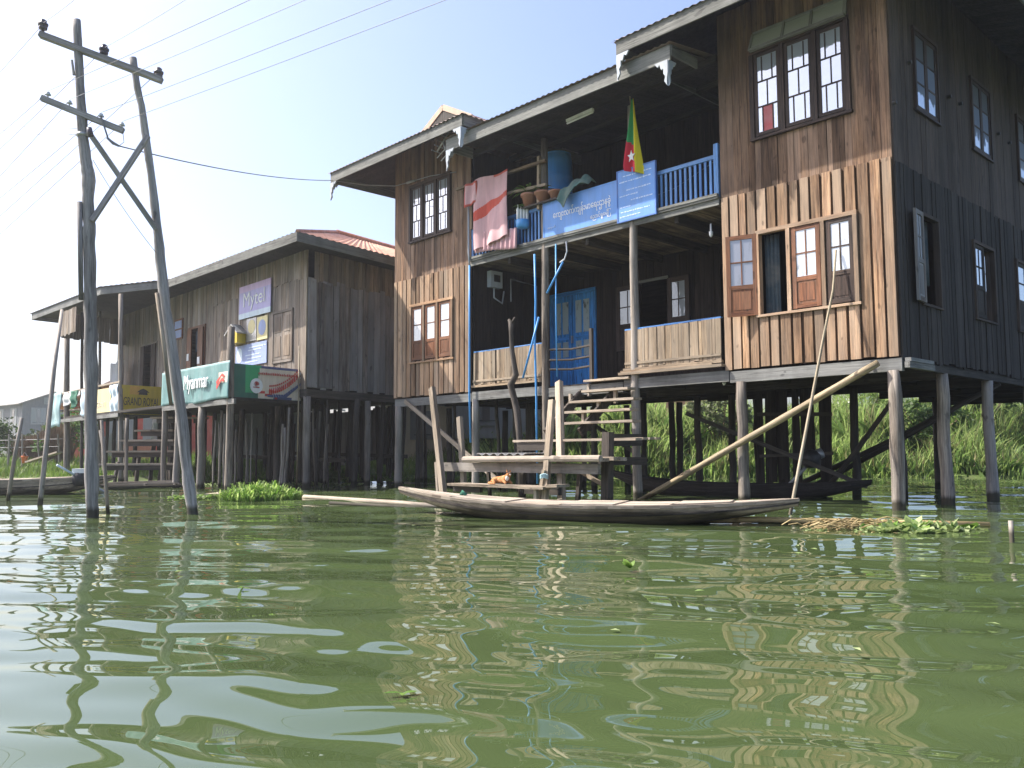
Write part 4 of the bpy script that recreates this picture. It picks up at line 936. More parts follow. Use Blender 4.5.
mb = MB(ML); mb.box((-.03, -.03, LZ - .2), (13.2, .03, LZ - .01), 0); mb.box((-.03, .03, LZ - .2), (.03, 5, LZ - .012), 1); mb.build('floor_beam', W['dpost'], lh)
# shuttered window, doors, notice board
o = MB(ML).box((.60, -.05, 3.0), (1.64, -.022, 3.06), 0).box((.60, -.06, 3.0), (.66, -.02, 4.25), 2).box((1.58, -.06, 3.0), (1.64, -.02, 4.25), 2).box((.6, -.06, 4.22), (1.64, -.02, 4.28), 0).build('window_frame', W['left'], lh)
for a, b in ((.67, 1.11), (1.13, 1.57)):
    mb = MB(ML); mb.box((a, -.045, 3.07), (b, -.015, 4.21), 2); mb.box((a + .07, -.055, 3.15), (b - .07, -.045, 3.65), 2); mb.box((a + .07, -.055, 3.75), (b - .07, -.045, 4.13), 2)
    s_ = mb.build('shutter', W['left'], lh)
for (a0, a1, z1, fr) in ((5.78, 6.90, 4.42, 'frame'), (9.45, 10.75, 4.30, 'left')):
    mb = MB(ML); mb.box((a0 - .06, -.05, 2.32), (a0, .02, z1 + .06), 2); mb.box((a1, -.05, 2.32), (a1 + .06, .02, z1 + .06), 2); mb.box((a0, -.05, z1), (a1, .02, z1 + .06), 0); mb.build('door_frame', W[fr], lh)
    mb = MB(ML); mb.box((a0 + .0, -.10, 2.33), (a0 + .34, -.06, z1 - .02), 2); mb.box((a1 - .30, -.10, 2.33), (a1, -.06, z1 - .02), 2); mb.build('door', W['frame' if fr == 'frame' else 'side_up'], lh)
MB(ML).box((6.1, -.115, 3.35), (5.93, -.105, 3.55), 2).box((6.72, -.115, 3.5), (6.86, -.105, 3.7), 2).build('door_notice', P['letter'], lh)
mb = MB(ML); mb.grid(lambda s, t: (6.12 + .45 * s, .05, 3.75 + .6 * t + .02 * math.sin(s * 18)), 12, 3); mb.build('door_curtain', P['curtain'], lh, solid=.01)
o = tag(MB(ML).box((7.36, -.06, 4.22), (8.0, -.024, 4.84), 0).build('picture_frame', W['frame'], None), 'small framed picture high on the grey front wall', 'picture')
MB(ML).box((7.42, -.066, 4.55), (7.94, -.058, 4.78), 0).box((7.42, -.066, 4.27), (7.94, -.058, 4.5), 0).build('picture_print', P['poster'], o)
# roof: hipped, rust red iron
mb = MB(ML); zr = 6.86; za = LE + .06
E0 = Vector((-.85, -.85, za)); E1 = Vector((A1[0], A1[1], za)); Eb = Vector((-.85, 5.6, za)); R0 = Vector((2.0, 2.3, zr)); R1 = Vector((2.0, 5.6, zr)); R2 = Vector((6.2, 2.3, zr)); R3 = Vector((6.2, 5.6, zr))
def face(A, B, C_, D, st=.05): n = max(3, int((B - A).length / st)); corrugated(mb, [(A.lerp(B, i / n), D.lerp(C_, i / n)) for i in range(n + 1)], .012)
face(E0, Eb, R1, R0); mb.build('roof', P['rust'], lh)
mb = MB(ML); face(E0, E1, R2, R0); face(E1, Vector((14.7, -.9, za)), Vector((13.2, 2.3, zr)), R2)
mb.prism([R0, R2, R3, R1], (0, 0, -.03)); mb.prism([R2, Vector((13.2, 2.3, zr)), Vector((13.2, 5.6, zr)), R3], (0, 0, -.03))
mb.build('roof', P['iron'], lh)
mb = MB(ML); mb.tube([R0 + Vector((0, 0, .03)), R1 + Vector((0, 0, .03))], .07, 6); mb.tube([E0, R0 + Vector((0, 0, .03))], .05, 6); mb.build('ridge_cap', P['rust'], lh)
mb = MB(ML)
pl = [(-.82, -.82), (A1[0], A1[1] + .03), (A2[0], A2[1] + .03), (A3[0] - .05, A3[1] + .03), (A3[0] - .05, 0), (13.2, 5), (-.82, 5)]
mb.prism([(a, b, LE - .04) for a, b in pl], (0, 0, .02)); mb.build('soffit', W['soffit'], lh)
def fas(p, q, mat='fascia'): MB(ML).bar((p[0], p[1], LE - .06), (q[0], q[1], LE - .06), .03, .21, (0, 0, 1)).build('fascia', W[mat], lh)
fas((-.85, -.85), A1); fas(A1, A2, 'beam'); fas(A2, A3, 'beam'); fas((-.85, -.86), (-.85, 5.2)); fas(A3, (A3[0] - .1, 2.), 'beam')
mb = MB(ML); corrugated(mb, [((A2[0] + (A3[0] - A2[0]) * t, A2[1] + (A3[1] - A2[1]) * t - .06, LE + .06), (A2[0] + (A3[0] - A2[0]) * t, 1.2, LE + .55)) for t in lin(0, 1.02, .008)]); corrugated(mb, [((A1[0] + (A2[0] - A1[0]) * t, A1[1] + (A2[1] - A1[1]) * t - .06, LE + .06), (A1[0] + (A2[0] - A1[0]) * t, 1., LE + .5)) for t in lin(0, 1, .02)]); mb.build('roof', P['iron'], lh)
# porch: deck, posts, valance boards
mb = MB(ML); mb.box((4.0, -1.9, 1.95), (7.6, .0, 2.02)); mb.box((7.6, -1.85, 1.95), (14.2, 0, 2.02)); mb.box((.2, -1.98, 1.95), (4.0, .0, 2.02)); mb.build('porch_floor', W['soffit'], lh)
MB(ML).box((-.05, -2.0, 1.86), (4.05, -1.94, 1.97), 0).build('floor_beam', W['beam'], lh)
MB(ML).box((7.6, -1.9, 1.84), (14.3, -1.84, 1.95), 0).build('floor_beam', W['beam'], lh)
va = lf(61, 338, -2.2)
boards(MB(ML), 'v', va[0], -1, -2.2, 1.2, va[2], 5.36, [], .2, .006, .02, .03).build('valance', W['left'], lh)
boards(MB(ML), 'u', -2.2, -1, va[0] - 1.6, va[0], va[2] + .02, 5.34, [], .2, .006, .02, .03).build('valance', W['left'], lh)
for (x, yb, ytop, b, r, m) in ((67, 484, 335, -1.8, .095, 'post'), (82, 478, 312, -1.7, .05, 'dpost'), (100, 480, 300, -.9, .05, 'post'), (121, 484, 294, -1.78, .07, 'post')):
    A = Vector(lf(x, yb, b)); B = Vector(lf(x, ytop, b)); A.z = -.7; MB().post(ML @ A, ML @ B, r, r * .9, 8, 6, .01).build('stilt', W[m], lh, True)
def lst(a, b, r, m='post', top=2.1, lean=0): MB().post(LP(a, b, -.8), LP(a + lean, b, top), r, r * .92, 8, 5, .015).build('stilt', W[m], lh, True)
lst(.02, .05, .095, top=2.12); lst(-.02, 2.0, .09, top=2.1); lst(-.02, 4.0, .09, top=2.1)
A = _l(gz(303, 488)); MB().tube([LP(.18, -.12, -.3), LP(.15, -.12, 1.4), LP(.12, -.13, 3.3)], [.022, .02, .018], 6).build('bamboo_rod', W['bamboo'], lh, True)
lst(.28, -1.93, .085, top=3.55); lst(1.75, -1.93, .09, top=1.9); lst(3.1, -1.95, .08, top=1.9); lst(4.05, -1.9, .07, top=2.85)
for k in range(70):
    a = random.uniform(-.2, 12); b = random.uniform(.4, 4.9)
    if k < 34: a = random.uniform(-.1, 4.5); b = random.uniform(.2, 4.9)
    lst(a, b, random.uniform(.03, .085), 'dpost', 2.12, random.uniform(-.25, .25))
for k in range(14): lst(random.uniform(3, 13), random.uniform(-1.6, .3), random.uniform(.04, .07), 'dpost', 1.95, random.uniform(-.1, .1))
for k in range(22): lst(random.uniform(-.1, 4.2), random.uniform(.15, 1.6), random.uniform(.022, .045), random.choice(('post', 'dpost')), random.uniform(1.3, 2.1), random.uniform(-.3, .3))
for b, z in ((1.2, .62), (3.4, .7)): MB(ML).bar((-.1, b, z), (6, b, z + .1), .05, .1).build('brace', W['dpost'], lh)
for k in range(14): lst(random.uniform(.2, 2.6), random.uniform(-1.7, -.2), random.uniform(.016, .032), 'post', random.uniform(1.2, 1.95), random.uniform(-.2, .2))
boards(MB(ML), 'u', 4.2, -1, 1.2, 5.4, .5, 2.1, [], .22, .01, .02, .1).build('skirt_wall', W['left_side'], lh)
# banners on the porch rail
def banner(name, label, p0, p1, b, z0, z1, mats, mfn, wav=.02, drop=.0, axis='u'):
    mb = MB(ML)
    def fn(s, t):
        w = wav * (math.sin(s * 17 + t * 2) + .6 * math.sin(s * 31 - t * 3)) * (1 - t * .6); z = z0 + (z1 - z0) * t + drop * (1 - t) * math.sin(s * 9)
        return (p0 + (p1 - p0) * s, b - .02 + w, z) if axis == 'u' else (b - .02 + w, p0 + (p1 - p0) * s, z)
    mb.grid(fn, 50, 14, 0, None, mfn); return tag(mb.build(name, mats, None, True, solid=.006), label, 'banner')
o = banner('banner', 'faded teal banner lettered Myanmar on the porch rail', 4.05, .14, -2.0, 1.97, 2.80, [P['teal'], P['cream'], P['red'], P['dgreen']],
           lambda s, t: 1 if (s > .86 and abs(t - .62 - .25 * (s - .93)) < .19 and s < .985 and t < .75) else 0, .022, .03)
# tucked edge and swoosh
mb = MB(ML)
for z, w, c in ((2.50, .05, 0), (2.40, .05, 0)): mb.prism([(.75, -2.06, z - .12), (.45, -2.06, z + .04), (.36, -2.06, z), (.36, -2.06, z - w), (.5, -2.06, z - .02), (.72, -2.06, z - .2)], (0, .008, 0))
mb.build('swoosh', P['red'], o)
lettering('Myanmar', frame(-LF, LS, LP(1.84, -2.065, 2.40)), 1.38, .44, P['letter'], o, .012)
o = banner('banner', 'dark green banner with a picture of a long red rowing boat on the porch side', -1.90, .02, .28, 1.97, 2.76, [P['dgreen'], P['bgreen'], P['cream'], P['navy'], P['red']],
           lambda s, t: 0 if s < .18 else (1 if s < .40 - .10 * (1 - t) and t > .18 else (0 if s < .36 else (4 if abs(t - (.22 - .55 * (s - .45))) < .035 and s < .64 else 3 if t < .20 - .1 * (s - .5) and s > .58 and s < .86 else (1 if t < .10 else (0 if t < .1 else (2 if t < .93 else 3)))))), .006, .0, 'v')
SM = frame(LS, -LF, LP(.22, 0, 0))
def sq(b, z): return (b, 0, z)
mb = MB(SM)
for k in range(16):
    t = k / 15; b = -.92 + .82 * t; z = 2.13 + .37 * t * t + .05 * t; mb.prism([sq(b, z), sq(b + .036, z + .015), sq(b + .04, z + .10), sq(b + .018, z + .14), sq(b - .003, z + .09)], (0, -.01, 0), 0); mb.prism([sq(b + .01, z + .16), sq(b + .04, z + .17), sq(b + .035, z + .21), sq(b + .005, z + .20)], (0, -.01, 0), 0)
mb.build('rowers', P['red'], o)
mb = MB(SM); mb.prism([sq(-1.0, 2.11), sq(-.5, 2.14), sq(-.02, 2.44), sq(-.02, 2.38), sq(-.45, 2.06), sq(-.95, 2.07)], (0, -.008, 0), 0); mb.build('boat_hull_print', P['navy'], o)
mb = MB(SM)
for k in range(13):
    t = k / 12; b = -.88 + .8 * t; z = 2.20 + .37 * t * t + .05 * t; mb.prism([sq(b + .04, z + .0), sq(b + .058, z + .01), sq(b + .058, z + .07), sq(b + .04, z + .065)], (0, -.009, 0)); mb.prism([sq(b + .05, z - .05), sq(b + .062, z - .05), sq(b + .10, z - .14), sq(b + .09, z - .14)], (0, -.014, 0))
mb.build('faces', P['whitecloth'], o)
mb = MB(SM)
for k in range(24):
    b = -1.22 + 1.2 * k / 24; mb.prism([sq(b, 2.56), sq(b + .03, 2.56), sq(b + .03, 2.56 + random.uniform(.03, .07)), sq(b, 2.6)], (0, -.008, 0))
mb.build('shore_crowd', P['redcloth'], o)
mb = MB(SM); mb.prism([sq(-1.27 + .17 * math.cos(q), 2.30 + .17 * math.sin(q)) for q in np.linspace(0, 6.1, 18)], (0, -.014, 0)); mb.build('emblem_disc', P['letter'], o)
mb = MB(SM); mb.prism([sq(-1.27 + .07 * math.cos(q), 2.34 + .06 * math.sin(q)) for q in np.linspace(0, 6.1, 12)], (0, -.02, 0)); mb.prism([sq(-1.36, 2.25), sq(-1.19, 2.25), sq(-1.19, 2.28), sq(-1.36, 2.28)], (0, -.02, 0)); mb.build('emblem', P['red'], o)
# yellow sign at the porch corner and its faded neighbour
pa = 7.72
o = thing('shop_sign', 'yellow sign lettered GRAND ROYAL at the porch corner', 'sign', LP(pa, -1.2, 1.92))
MB(ML).box((pa - .02, -1.77, 1.93), (pa + .02, -.55, 2.76), 1).build('sign_board', P['yellow'], o)
YM = frame(LS, -LF, LP(pa - .025, -1.16, 2.30))
lettering('GRAND ROYAL', YM, 1.10, .23, P['black'], o, .004)
mb = MB(frame(LS, -LF, LP(pa - .024, -1.25, 2.57)))
mb.prism([(-.28, 0, -.07), (.02, 0, -.07), (.02, 0, .17), (-.28, 0, .17)], (0, -.004, 0)); mb.build('sign_patch', P['orange'] if False else paint('gold_sign_patch', (.72, .42, .08), .5, dirtf=.1), o)
mb = MB(frame(LS, -LF, LP(pa - .03, -1.12, 2.56)))
mb.prism([(-.14, 0, -.06), (.14, 0, -.06), (.12, 0, .02), (.2, 0, .0), (.1, 0, .08), (0, 0, .12), (-.1, 0, .08), (-.2, 0, .0), (-.12, 0, .02)], (0, -.004, 0)); mb.build('emblem', P['black'], o)
o = thing('shop_sign', 'faded pale yellow panel left of the yellow porch sign', 'sign', LP(9, -1.8, 1.92))
MB(ML).box((pa + .75, -1.83, 1.90), (10.25, -1.79, 2.72), 0).build('sign_board', P['paleyellow'], o)
mb = MB(frame(-LF, LS, LP(9.3, -1.835, 2.3)))
lettering('GRAND', frame(-LF, LS, LP(9.3, -1.835, 2.25)), .8, .18, P['cream'], o, .002)
mb = MB(ML); mb.grid(lambda s, t: (pa + .05 + .72 * s, -1.84 + .02 * math.sin(s * 12 + t * 5) + .02 * math.sin(t * 13), 1.92 + .86 * t), 14, 14)
tag(mb.build('plastic_sheet', P['paleblue'], None, True, solid=.006), 'crumpled grey blue plastic sheet beside the yellow porch sign', 'plastic sheet')
def wash(label, a0, a1, b, z0, z1, mat):
    mb = MB(ML); ph = random.uniform(0, 6); mb.grid(lambda s, t: (a0 + (a1 - a0) * s, b + .04 * math.sin(s * 8 + ph + t) + .02 * math.sin(t * 9), z0 + (z1 - z0) * t + .04 * math.sin(s * 5 + ph) * (1 - t)), 12, 10)
    return tag(mb.build('hung_cloth', P[mat], None, True, solid=.012), label, 'cloth')
A = lf(88, 392, -1.9); Bq = lf(88, 413, -1.9); wash('pale blue cloth hung on the porch rail behind the tall pole', 11.2, 10.4, -1.9, 1.98, 2.78, 'paleblue')
wash('bottle green cloth hung on the porch rail beside a pale one', 12.0, 11.3, -1.92, 2.3, 2.8, 'greencloth'); wash('white cloth hung on the far end of the porch rail', 12.9, 12.0, -1.88, 2.4, 2.82, 'whitecloth')
wash('long pale cyan cloth hung at the outer porch corner post', 14.1, 13.2, -1.95, 1.72, 2.84, 'cyan')
tag(MB(ML).bar((14.2, -1.82, 2.80), (7.7, -1.82, 2.84), .05, .05).bar((14.0, -1.7, 2.25), (10.4, -1.7, 2.22), .12, .05).build('porch_handrail', W['bleach'], None), 'thin wooden handrail along the porch front holding the washing', 'handrail')
# signs on the front wall
o = thing('shop_sign', 'lavender banner lettered Mytel on the grey front wall', 'sign', LP(2.6, -.1, 4.3))
MB(ML).box((1.70, -.085, 4.45), (3.48, -.06, 5.0), 0).build('sign_board', P['purple'], o); MB(ML).box((1.70, -.086, 5.0), (3.48, -.061, 5.17), 0).build('sign_band', P['lilac'], o); MB(ML).box((1.70, -.086, 4.31), (3.48, -.061, 4.45), 0).build('sign_band', P['paleblue'], o)
lettering('Mytel', frame(-LF, LS, LP(2.6, -.095, 4.73)), 1.2, .48, P['letter'], o, .004)
o = tag(MB(ML).box((1.90, -.05, 3.67), (2.48, -.028, 4.26), 0).build('poster', P['paleyellow'], None), 'yellow poster with a blue roundel under the lavender banner', 'poster')
mb = MB(ML); mb.prism([(2.19 + .2 * math.cos(q), -.052, 3.98 + .2 * math.sin(q)) for q in np.linspace(0, 6.0, 18)], (0, -.004, 0)); mb.build('roundel', P['poster'], o)
o = tag(MB(ML).box((2.52, -.05, 3.69), (3.08, -.028, 4.28), 0).build('poster', P['galv'], None), 'grey and yellow poster left of the yellow roundel poster', 'poster')
mb = MB(ML); mb.prism([(2.78 + .2 * math.cos(q), -.052, 4.06 + .18 * math.sin(q)) for q in np.linspace(0, 6.0, 18)], (0, -.004, 0)); mb.build('roundel', P['paleyellow'], o)
o = tag(MB(ML).box((1.93, -.05, 3.06), (3.70, -.028, 3.62), 0).build('poster', P['poster'], None), 'wide blue poster with white lines over the banner', 'poster')
mb = MB(ML); mb.prism([(3.45 + .17 * math.cos(q), -.052, 3.36 + .2 * math.sin(q)) for q in np.linspace(0, 6.0, 16)], (0, -.004, 0))
for z, a0, a1 in ((3.52, 2.1, 2.9), (3.45, 2.2, 2.95), (3.33, 2.3, 3.1), (3.24, 2.2, 3.0), (3.15, 2.4, 3.1), (3.52, 1.97, 2.06)): mb.box((a0, -.055, z - .014), (a1, -.05, z + .014), 0)
mb.build('printed_mark', P['paleblue'], o)
bx_ = LP(3.42, -.3, 3.68); o = thing('letter_box', 'little yellow house shaped box with a pale roof on the grey wall', 'box', bx_)
mb = MB(ML); mb.prism([(3.15, -.3, 3.66), (3.68, -.3, 3.66), (3.68, -.3, 3.96), (3.42, -.3, 4.12), (3.15, -.3, 3.96)], (0, .28, 0)); mb.build('body', P['yellow'], o)
mb = MB(ML); mb.prism([(3.08, -.36, 3.90), (3.42, -.36, 4.14), (3.42, -.36, 4.17), (3.05, -.36, 3.92)], (0, .36, 0)); mb.prism([(3.42, -.36, 4.14), (3.80, -.36, 3.88), (3.83, -.36, 3.90), (3.42, -.36, 4.17)], (0, .36, 0)); mb.build('roof', P['galv'], o)
# chair-like bundle on porch
mb = MB(ML); mb.grid(lambda s, t: (11.5 + .8 * s, -.5 + .12 * math.sin(s * 3) , 2.9 + .95 * t + .06 * math.sin(s * 6)), 8, 8); tag(mb.build('sack', P['whitecloth'], None, True, solid=.2), 'pale stuffed sack standing on the porch by the dark door', 'sack')
# left stairs
ls_ = thing('staircase', 'wide open plank stair below the yellow porch sign', 'staircase', at(140, 470, 21.5))
for k, (x0, y0, x1, y1, Y) in enumerate(((134, 431, 173, 429.5, 22.3), (120, 441, 173, 439.5, 22.0), (106, 452, 173, 450.5, 21.7), (98, 465, 173, 463.5, 21.4), (150, 418, 173, 417, 22.6), (187, 418, 205, 417, 22.6))):
    A, B = at(x0, y0, Y), at(x1, y1, Y); z = (A.z + B.z) / 2
    MB().box((A.x, Y, z - .03), (B.x, Y + .30, z + .02), 0).build('tread', W['bleach'], ls_)
    MB().box((A.x + .15, Y + .06, z - .15), (B.x, Y + .12, z - .03), 0).build('bearer', W['dpost'], ls_)
for x in (112, 134, 148, 158, 172): A = at(x, 480, 21.9); MB().post((A.x, 21.9, -.5), (A.x, 22.2, .5 + .9 * (x - 105) / 70), .05, .05, 8, 3, .01).build('post', W['dpost'], ls_, True)
for (x0, y0, x1, y1, Y, r) in ((108, 488, 100, 430, 20.6, .03), (127, 486, 127, 418, 21.2, .04)): MB().post(at(x0, y0, Y) - Vector((0, 0, .5)), at(x1, y1, Y), r, r, 7, 5, .02).build('post', W['post'], ls_, True)
o = thing('jetty', 'low muddy plank jetty at the foot of the left stair', 'jetty', gz(135, 488))
for k in range(5): A = at(90 + 4 * k, 484 + k * .8, 20.6 - .25 * k); B = at(178 + k, 481 + k * 1.2, 20.9 - .25 * k); MB().bar(A, B, .22, .05).build('plank', W['post'], o)
for x in (100, 140, 170): A = gz(x, 489); MB().post(A - Vector((0, 0, .5)), A + Vector((0, .3, .1)), .05, .05, 7, 2).build('post', W['dpost'], o, True)

# ================================================================== UTILITY POLES AND WIRES
o = thing('utility_pole', 'pair of leaning grey utility poles braced with a wooden cross and two crossarms', 'utility pole', (-5.3, 10.81, 0))
def px_tube(pts, r, Y, n=10, rough=.06, mb=None):
    return (mb or MB()).tube([at(x, y, Yk if not isinstance(Yk, type(None)) else Y) for (x, y, Yk) in pts], r, n, rough=rough)
def densify(pts, rad, k, jx):
    P_, R_ = [], []
    for (a, ra), (b, rb) in zip(list(zip(pts, rad))[:-1], list(zip(pts, rad))[1:]):
        for q in range(k):
            t = q / k; P_.append((a[0] + (b[0] - a[0]) * t + random.uniform(-jx, jx), a[1] + (b[1] - a[1]) * t, a[2] + (b[2] - a[2]) * t)); R_.append((ra + (rb - ra) * t) * random.uniform(.93, 1.07))
    return P_ + [pts[-1]], R_ + [rad[-1]]
pp, rr = densify([(92.5, 530, 10.8), (92, 500, 10.8), (91.5, 470, 10.8), (91, 420, 10.8), (91, 370, 10.8), (90.5, 320, 10.8), (90, 285, 10.8), (89.5, 250, 10.8), (89, 225, 10.8), (88, 200, 10.8), (88.5, 180, 10.8), (87.5, 170, 10.8), (85, 158, 10.8), (83, 135, 10.8), (81.5, 110, 10.8), (80, 85, 10.8), (78.5, 50, 10.8), (77, 20, 10.8)],
    [.076, .076, .077, .076, .080, .078, .078, .076, .078, .070, .086, .080, .070, .066, .058, .056, .052, .049], 3, .35)
px_tube(pp, rr, None, 14, .16).build('pole', W['pole'], o, True)
MB().tube([at(79.5, 202, 10.74), at(81, 300, 10.74)], [.035, .03], 7).build('splice_board', W['pole'], o, True)
pp, rr = densify([(194, 530, 11.25), (192, 508, 11.25), (187, 470, 11.25), (182, 422, 11.25), (174, 365, 11.25), (166, 310, 11.25), (162, 275, 11.25), (158, 235, 11.25), (153, 190, 11.25), (147, 145, 11.25), (141, 105, 11.2), (136, 80, 11.2), (133, 58, 11.2)],
    [.07, .07, .072, .074, .074, .07, .066, .06, .056, .05, .047, .045, .046], 3, .3)
px_tube(pp, rr, None, 14, .16).build('pole', W['pole'], o, True)
MB().tube([at(157, 293, 11.1), at(164, 345, 11.1), at(171, 405, 11.1)], [.03, .03, .025], 6).build('splice_board', W['bleach'], o, True)
MB().bar(at(40, 34.5, 10.7), at(162, 80.5, 10.95), .07, .10, (0, -1, .1)).build('crossarm', W['pole'], o)
MB().bar(at(41.5, 98, 10.68), at(123.5, 131, 10.85), .07, .07, (0, -1, .1)).build('crossarm', W['pole'], o)
MB().bar(at(88, 131, 10.75), at(156, 229, 11.15), .06, .05, (0, 1, 0)).build('brace', W['pole'], o); MB().bar(at(148, 136, 11.1), at(92, 221, 10.72), .06, .05, (0, 1, 0)).build('brace', W['pole'], o)
MB().tube([at(72, 60, 10.75), at(74, 75, 10.75)], [.015, .02], 5).build('splinter', W['pole'], o)
tops = [(43, 26, 10.7), (104, 51, 10.82), (158.5, 74, 10.95)]; lows = [(48, 94, 10.68), (69.5, 102.5, 10.74), (101, 115.5, 10.8), (122, 124.5, 10.85)]
for (x, y, Y) in tops:
    c = at(x, y, Y); MB().lathe([(.02, -.10), (.02, -.05), (.05, -.045), (.055, -.02), (.035, -.01), (.06, .0), (.065, .03), (.04, .04), (.045, .07), (.02, .09)], c, 12).build('insulator', P['porc'], o, True)
for (x, y, Y) in lows:
    c = at(x, y, Y); MB().lathe([(.008, -.07), (.008, -.02), (.04, -.015), (.035, .0), (.02, .008), (.026, .02), (.012, .03)], c, 10).build('insulator', P['meter'], o, True)
MB().tube([at(89, 128, 10.65), at(91, 136, 10.65)], .035, 8).build('insulator', P['porc'], o, True)
MB().lathe([(.075, -.02), (.078, 0), (.075, .02)], at(82.5, 135, 10.8), 12).build('strap', P['galv'], o, True)
tag(MB().tube([at(101, 116, 10.75), at(108, 138, 10.8), at(116, 145, 10.8)], .012, 5).tube([at(107, 138, 10.8), at(113, 143, 10.8), at(119, 146, 10.8)], [.012, .022, .014], 6).tube([at(119, 146, 10.8), at(124, 142, 10.84), at(122, 125, 10.85)], .005, 4).build('cable_splice', P['dwire'], None), 'dark cable joint hanging under the lower crossarm', 'cable joint')
G_ = 'overhead wires on the utility poles'
rt = [((43, 22), (72, 0), 6.), ((104, 46), (182, 0), 5.5), ((158.5, 70), (235, 27), 9.), ((48, 92), (245, 0), 5.), ((69.5, 101), (300, 0), 5.), ((101, 114), (385, 0), 5.), ((122, 123), (440, 0), 5.)]
names = ['left end of the top crossarm', 'middle of the top crossarm', 'right end of the top crossarm', 'left end of the lower crossarm', 'second insulator of the lower crossarm', 'third insulator of the lower crossarm', 'right end of the lower crossarm']
src = tops + lows
for k, ((a, b, Y1), (x, y, Y)) in enumerate(zip(rt, src)):
    if k == 2: continue
    p0 = at(x, y - 3, Y); p1 = at(b[0], b[1], Y1 + 2); p1 = p1 + (p1 - p0) * .6
    cable('wire', p0, p1, .02, .0030, P['wire' if k in (1, 4) else 'dwire'], 'overhead wire running up and right from the ' + names[k], 8, G_)
ltw = [((43, 26), (0, 71)), ((104, 51), (0, 148)), ((158.5, 74), (0, 215)), ((48, 94), (0, 133)), ((69.5, 102), (0, 175)), ((101, 115), (0, 197)), ((122, 124), (0, 233))]
for k, ((a, b), (x, y, Y)) in enumerate(zip(ltw, src)):
    p0 = at(x, y - 2, Y); p1 = at(b[0], b[1], 14.); p1 = p1 + (p1 - p0) * .7
    cable('wire', p0, p1, .02, .0042, P['dwire'], 'overhead wire running down and left from the ' + names[k], 8, G_)
cable('wire', at(84, 128, 10.8), at(-30, 114, 16), .1, .004, P['dwire'], 'thin level wire leaving the tall pole to the left below the crossarms', 8, G_)
cable('wire', at(84, 134, 10.8), at(-30, 121, 16), .1, .004, P['dwire'], 'lower of the two thin level wires leaving the tall pole to the left', 8, G_)
cable('stay_wire', at(93, 160, 10.8), at(158, 255, 11.2), .05, .004, P['dwire'], 'thin sagging stay wire between the two leaning poles', 8)
cable('house_cable', at(119, 146, 10.8), HP(*hf(333, 180.5, -1.15)), .12, .009, P['dwire'], 'service cable from the poles to the brown house eave', 16)
tag(MB().tube([HP(*hf(333, 180.5, -1.1)), HP(*hf(365, 185, -.6)), HP(*hf(395, 186, -.1)), HP(*hf(410, 182, -.06)), HP(*hf(430, 176, -.06)), HP(*hf(456, 172, -.06))], .011, 5).tube([HP(*hf(407, 183, -.07)), HP(*hf(415, 180.5, -.07))], .03, 6).build('eave_cable', P['wire'], None, True), 'pale cable under the left eave of the brown house', 'cable')
tag(MB().tube([HP(3.0, 1.6, 6.4), HP(4.8, 1.7, 5.85), HP(6.4, 1.8, 5.75)], .008, 5).build('wash_line', P['dwire'], None, True), 'slack washing line strung inside the balcony', 'washing line')

# ================================================================== MOORING POLES, LEFT CANOE, FLOATING BAMBOO
def stick(label, pts, r, mat='dpost'):
    P_ = [at(*q) for q in pts]; P_[0] = P_[0] - (P_[1] - P_[0]).normalized() * .6
    return tag(MB().tube(P_, [q * .68 for q in r], 8, rough=.1).build('mooring_pole', W[mat], None, True), label, 'mooring pole')
stick('short leaning mooring pole at the far left', [(8, 500, 15.1), (15, 455, 15.1), (22, 418, 15.1)], [.05, .048, .04], 'post')
stick('long thin leaning pole reaching the porch roof of the grey house', [(40, 505, 13.6), (47, 440, 13.9), (54, 370, 14.3), (62, 310, 14.8)], [.06, .055, .05, .04], 'post')
stick('thin pole standing in the water just right of the tall utility pole', [(108, 515, 11.4), (105, 470, 11.4), (101.5, 420, 11.4)], [.035, .035, .03], 'post')
lb = hull('long pale grey canoe with an outboard motor at the far left bank', (-13.6, 16.6, .30), (-8.25, 17.75, .34), .95, .27, 3.0, (W['boat'], W['deck']))
c = at(80, 478, 17.4); o = thing('boat_engine', 'longtail engine with a pale tiller on the left canoe', 'engine', c)
MB().lathe([(.10, -.16), (.14, -.1), (.15, .05), (.09, .12), (.03, .14)], c, 12).build('cylinder', P['black'], o, True); MB().box(c + Vector((-.12, -.1, .1)), c + Vector((.14, .1, .19))).build('tank', P['white'], o)
MB().tube([c, at(57, 465, 17.0)], .022, 7).build('tiller', P['paleblue'], o, True); MB().tube([c, c + Vector((.7, .2, -.45))], .03, 7).build('shaft', P['galv'], o, True)
def floater(label, pts, r, mat='float', name='floating_bamboo'):
    return tag(MB().tube([gz(x, y, .02) for x, y in pts], r, 8, rough=.05).build(name, W[mat], None, True), label, 'bamboo pole')
floater('floating yellow bamboo boom right of the canoe', [(690, 519.5), (760, 519.5), (850, 522), (930, 523), (990, 524.5)], [.03, .032, .032, .03, .025])
floater('pale floating log left of the moored canoe bow', [(304, 497), (350, 500), (400, 503), (440, 506.5)], [.042, .042, .04, .036], 'bleach', 'floating_log')
floater('thin brown stick floating beside the pale log', [(330, 503), (400, 507), (450, 508.5)], [.03, .03, .02], 'post', 'floating_stick')
tag(MB().bar(gz(212, 496, .02), gz(236, 493, .03), .3, .08).build('floating_plank', W['deck'], None), 'short pale plank floating by the bright green plants', 'plank')
q = gz(1012, 543); tag(MB().post(q - Vector((0, 0, .5)), q + Vector((0, 0, .19)), .022, .02, 7, 2, .0).build('stake', W['post'], None, True), 'short stake standing in the water at the far right', 'stake')

